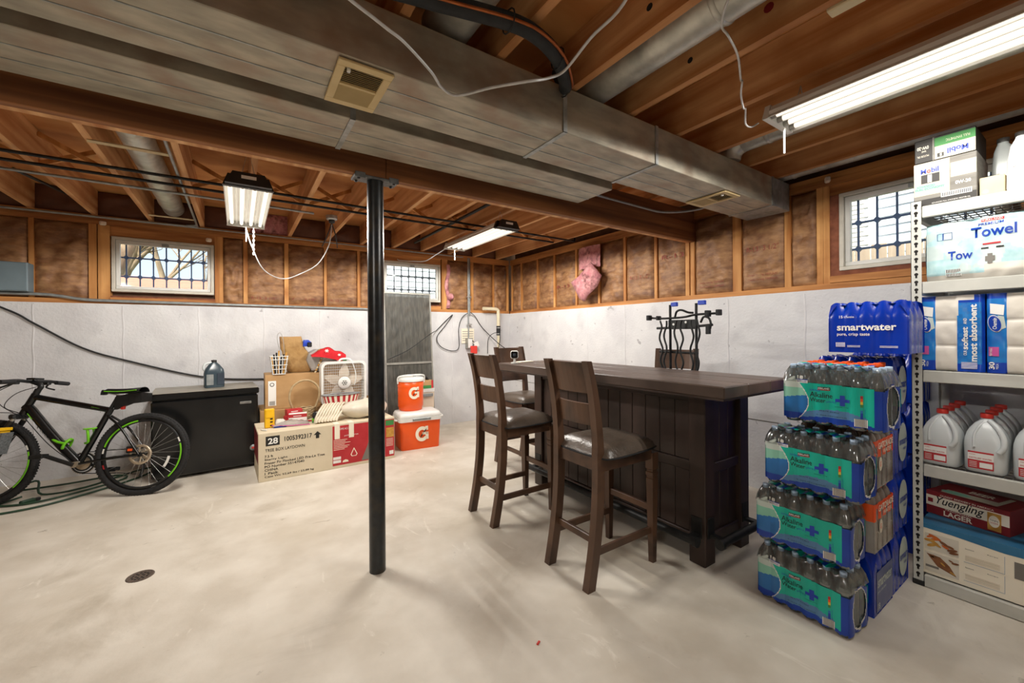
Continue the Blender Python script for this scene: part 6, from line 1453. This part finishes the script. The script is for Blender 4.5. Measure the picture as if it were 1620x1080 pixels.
# ------------------------------------------------------------------ outside the windows
tag(MB().box(-40, 40, 6.3, 60, 1.3, 1.35).build('lawn', 'lawn'), 'lawn outside behind the back wall', 'lawn', None, 'structure')
tag(MB().box(4.4, 40, -30, 6.3, 1.3, 1.35).build('lawn', 'lawn'), 'ground outside beyond the right wall', 'lawn', None, 'structure')
def house(label, loc, rz, w_, h_, d_):
    h = thing('neighbor_house', label, 'house', loc, rz)
    m = MB()
    for i in range(int(h_/.13)):
        z = i*.13; m.add([(0, -.018, z), (w_, -.018, z), (w_, 0, z+.13), (0, 0, z+.13), (0, 0, z), (w_, 0, z)], [(0, 1, 2, 3), (4, 5, 1, 0)])
    m.add([(0, 0, 0), (0, d_, 0), (0, d_, h_), (0, 0, h_)], [(0, 1, 2, 3)]); m.add([(w_, 0, 0), (w_, d_, 0), (w_, d_, h_), (w_, 0, h_)], [(0, 1, 2, 3)])
    m.build('siding', 'siding', h)
    MB().prism([(-.3, -.4), (w_+.3, -.4), (w_+.3, d_), (-.3, d_)], h_, h_+.15, 'xy').build('roof', 'roof_red', h)
    return h
h = house('pale clapboard neighbour house seen through the right window', (7.6, 5.2, 1.3), -PI/2, 9.0, 5.5, 4)
bm_ = MB().rbox(0, .19, 0, .02, 0, .055, .004).mesh('brick', 'brick_white')
ch = thing('brick_chimney', 'white brick chimney on the house outside the right window', 'chimney', (7.25, 2.58, 1.3), -PI/2)
MB().box(0, .62, .012, .34, 0, 5.4).build('core', 'siding_trim', ch)
for r in range(46):
    for c_ in range(3): put('brick', bm_, ch, (c_*.205+(.0 if r % 2 else .05)-.02, 0, .5+r*.064))
fe = thing('wooden_fence', 'weathered board fence outside the right window', 'fence', (6.2, 4.2, 1.3), -PI/2)
fb = MB().rbox(0, .14, 0, .02, 0, 1.05, .004).mesh('board', 'fence_wood')
for i in range(42): put('board', fb, fe, (i*.15, 0, .02*((i*7) % 3)))
MB().box(0, 6.3, .02, .06, .75, .83).build('rail', 'fence_wood', fe)
h2 = house('pale clapboard house seen through the screened window', (2.2, 9.4, 1.3), R(-4), 7, 4.5, 4)
for x in (3.2, 4.8): 
    w_ = MB().rbox(x, x+.8, -.05, -.01, .8, 2.0, .01).build('house_window', 'siding_trim', h2); MB().box(x+.08, x+.72, -.055, -.05, .88, 1.92).build('pane', 'lattice_dark', w_)
sh = thing('red_shed', 'low shed with a reddish roof outside the left window', 'shed', (-6.2, 7.9, 1.3))
MB().box(0, 7.6, .2, 1.1, 0, .80).build('wall', 'fence_wood', sh); MB().prism([(-.1, .66), (1.4, 1.02), (1.4, 1.08), (-.1, .72)], -.2, 7.8, 'yz').build('roof', 'roof_red', sh)
def tree(label, loc, h_, r, seed, lean=0, kids_=(4, 4, 4, 5)):
    t = thing('bare_tree', label, 'tree', loc, 0, 'bare trees outside'); rng = random.Random(seed); m = MB(); tw = MB()
    def grow(mb, p, d_, L, r_, lvl):
        pts = [p]; q = Vector(p); dd = Vector(d_)
        for i in range(4):
            dd = (dd + Vector((rng.uniform(-.16, .16), rng.uniform(-.12, .12), rng.uniform(-.05, .1)))).normalized(); q = q + dd*L/4; pts.append(q.copy())
        mb.tube(pts, [r_*(1-.13*i) for i in range(5)], 8 if lvl < 2 else 4, caps=False)
        if lvl >= 4: return
        for k in range(kids_[lvl]):
            a = pts[rng.choice((1, 2, 3, 4))]; nd = (dd + Vector((rng.uniform(-1.1, 1.1), rng.uniform(-.5, .5), rng.uniform(-.3, .6)))).normalized()
            grow(tw if lvl >= 1 else mb, a, nd, L*rng.uniform(.45, .75), r_*.45, lvl+1)
    grow(m, Vector((0, 0, 0)), Vector((lean, 0, 1)).normalized(), h_, r, 0)
    m.build('trunk', 'bark', t); tag(tw.build('branches', 'bark', t), None, None, None, 'stuff')
tree('large leaning bare tree outside the left window', (-2.35, 9.6, 1.3), 2.6, .20, 3, .55)
tree('slim bare tree outside the left window, towards its right', (-.75, 11.0, 1.3), 2.2, .07, 5, .1)
tree('pale forked bare tree outside the left window, at its left edge', (-2.4, 12.4, 1.3), 2.6, .16, 9, .15)
tree('thin bare sapling far beyond the red shed roof', (-1.6, 15.5, 1.3), 3.2, .10, 12, -.05)
flush_text()
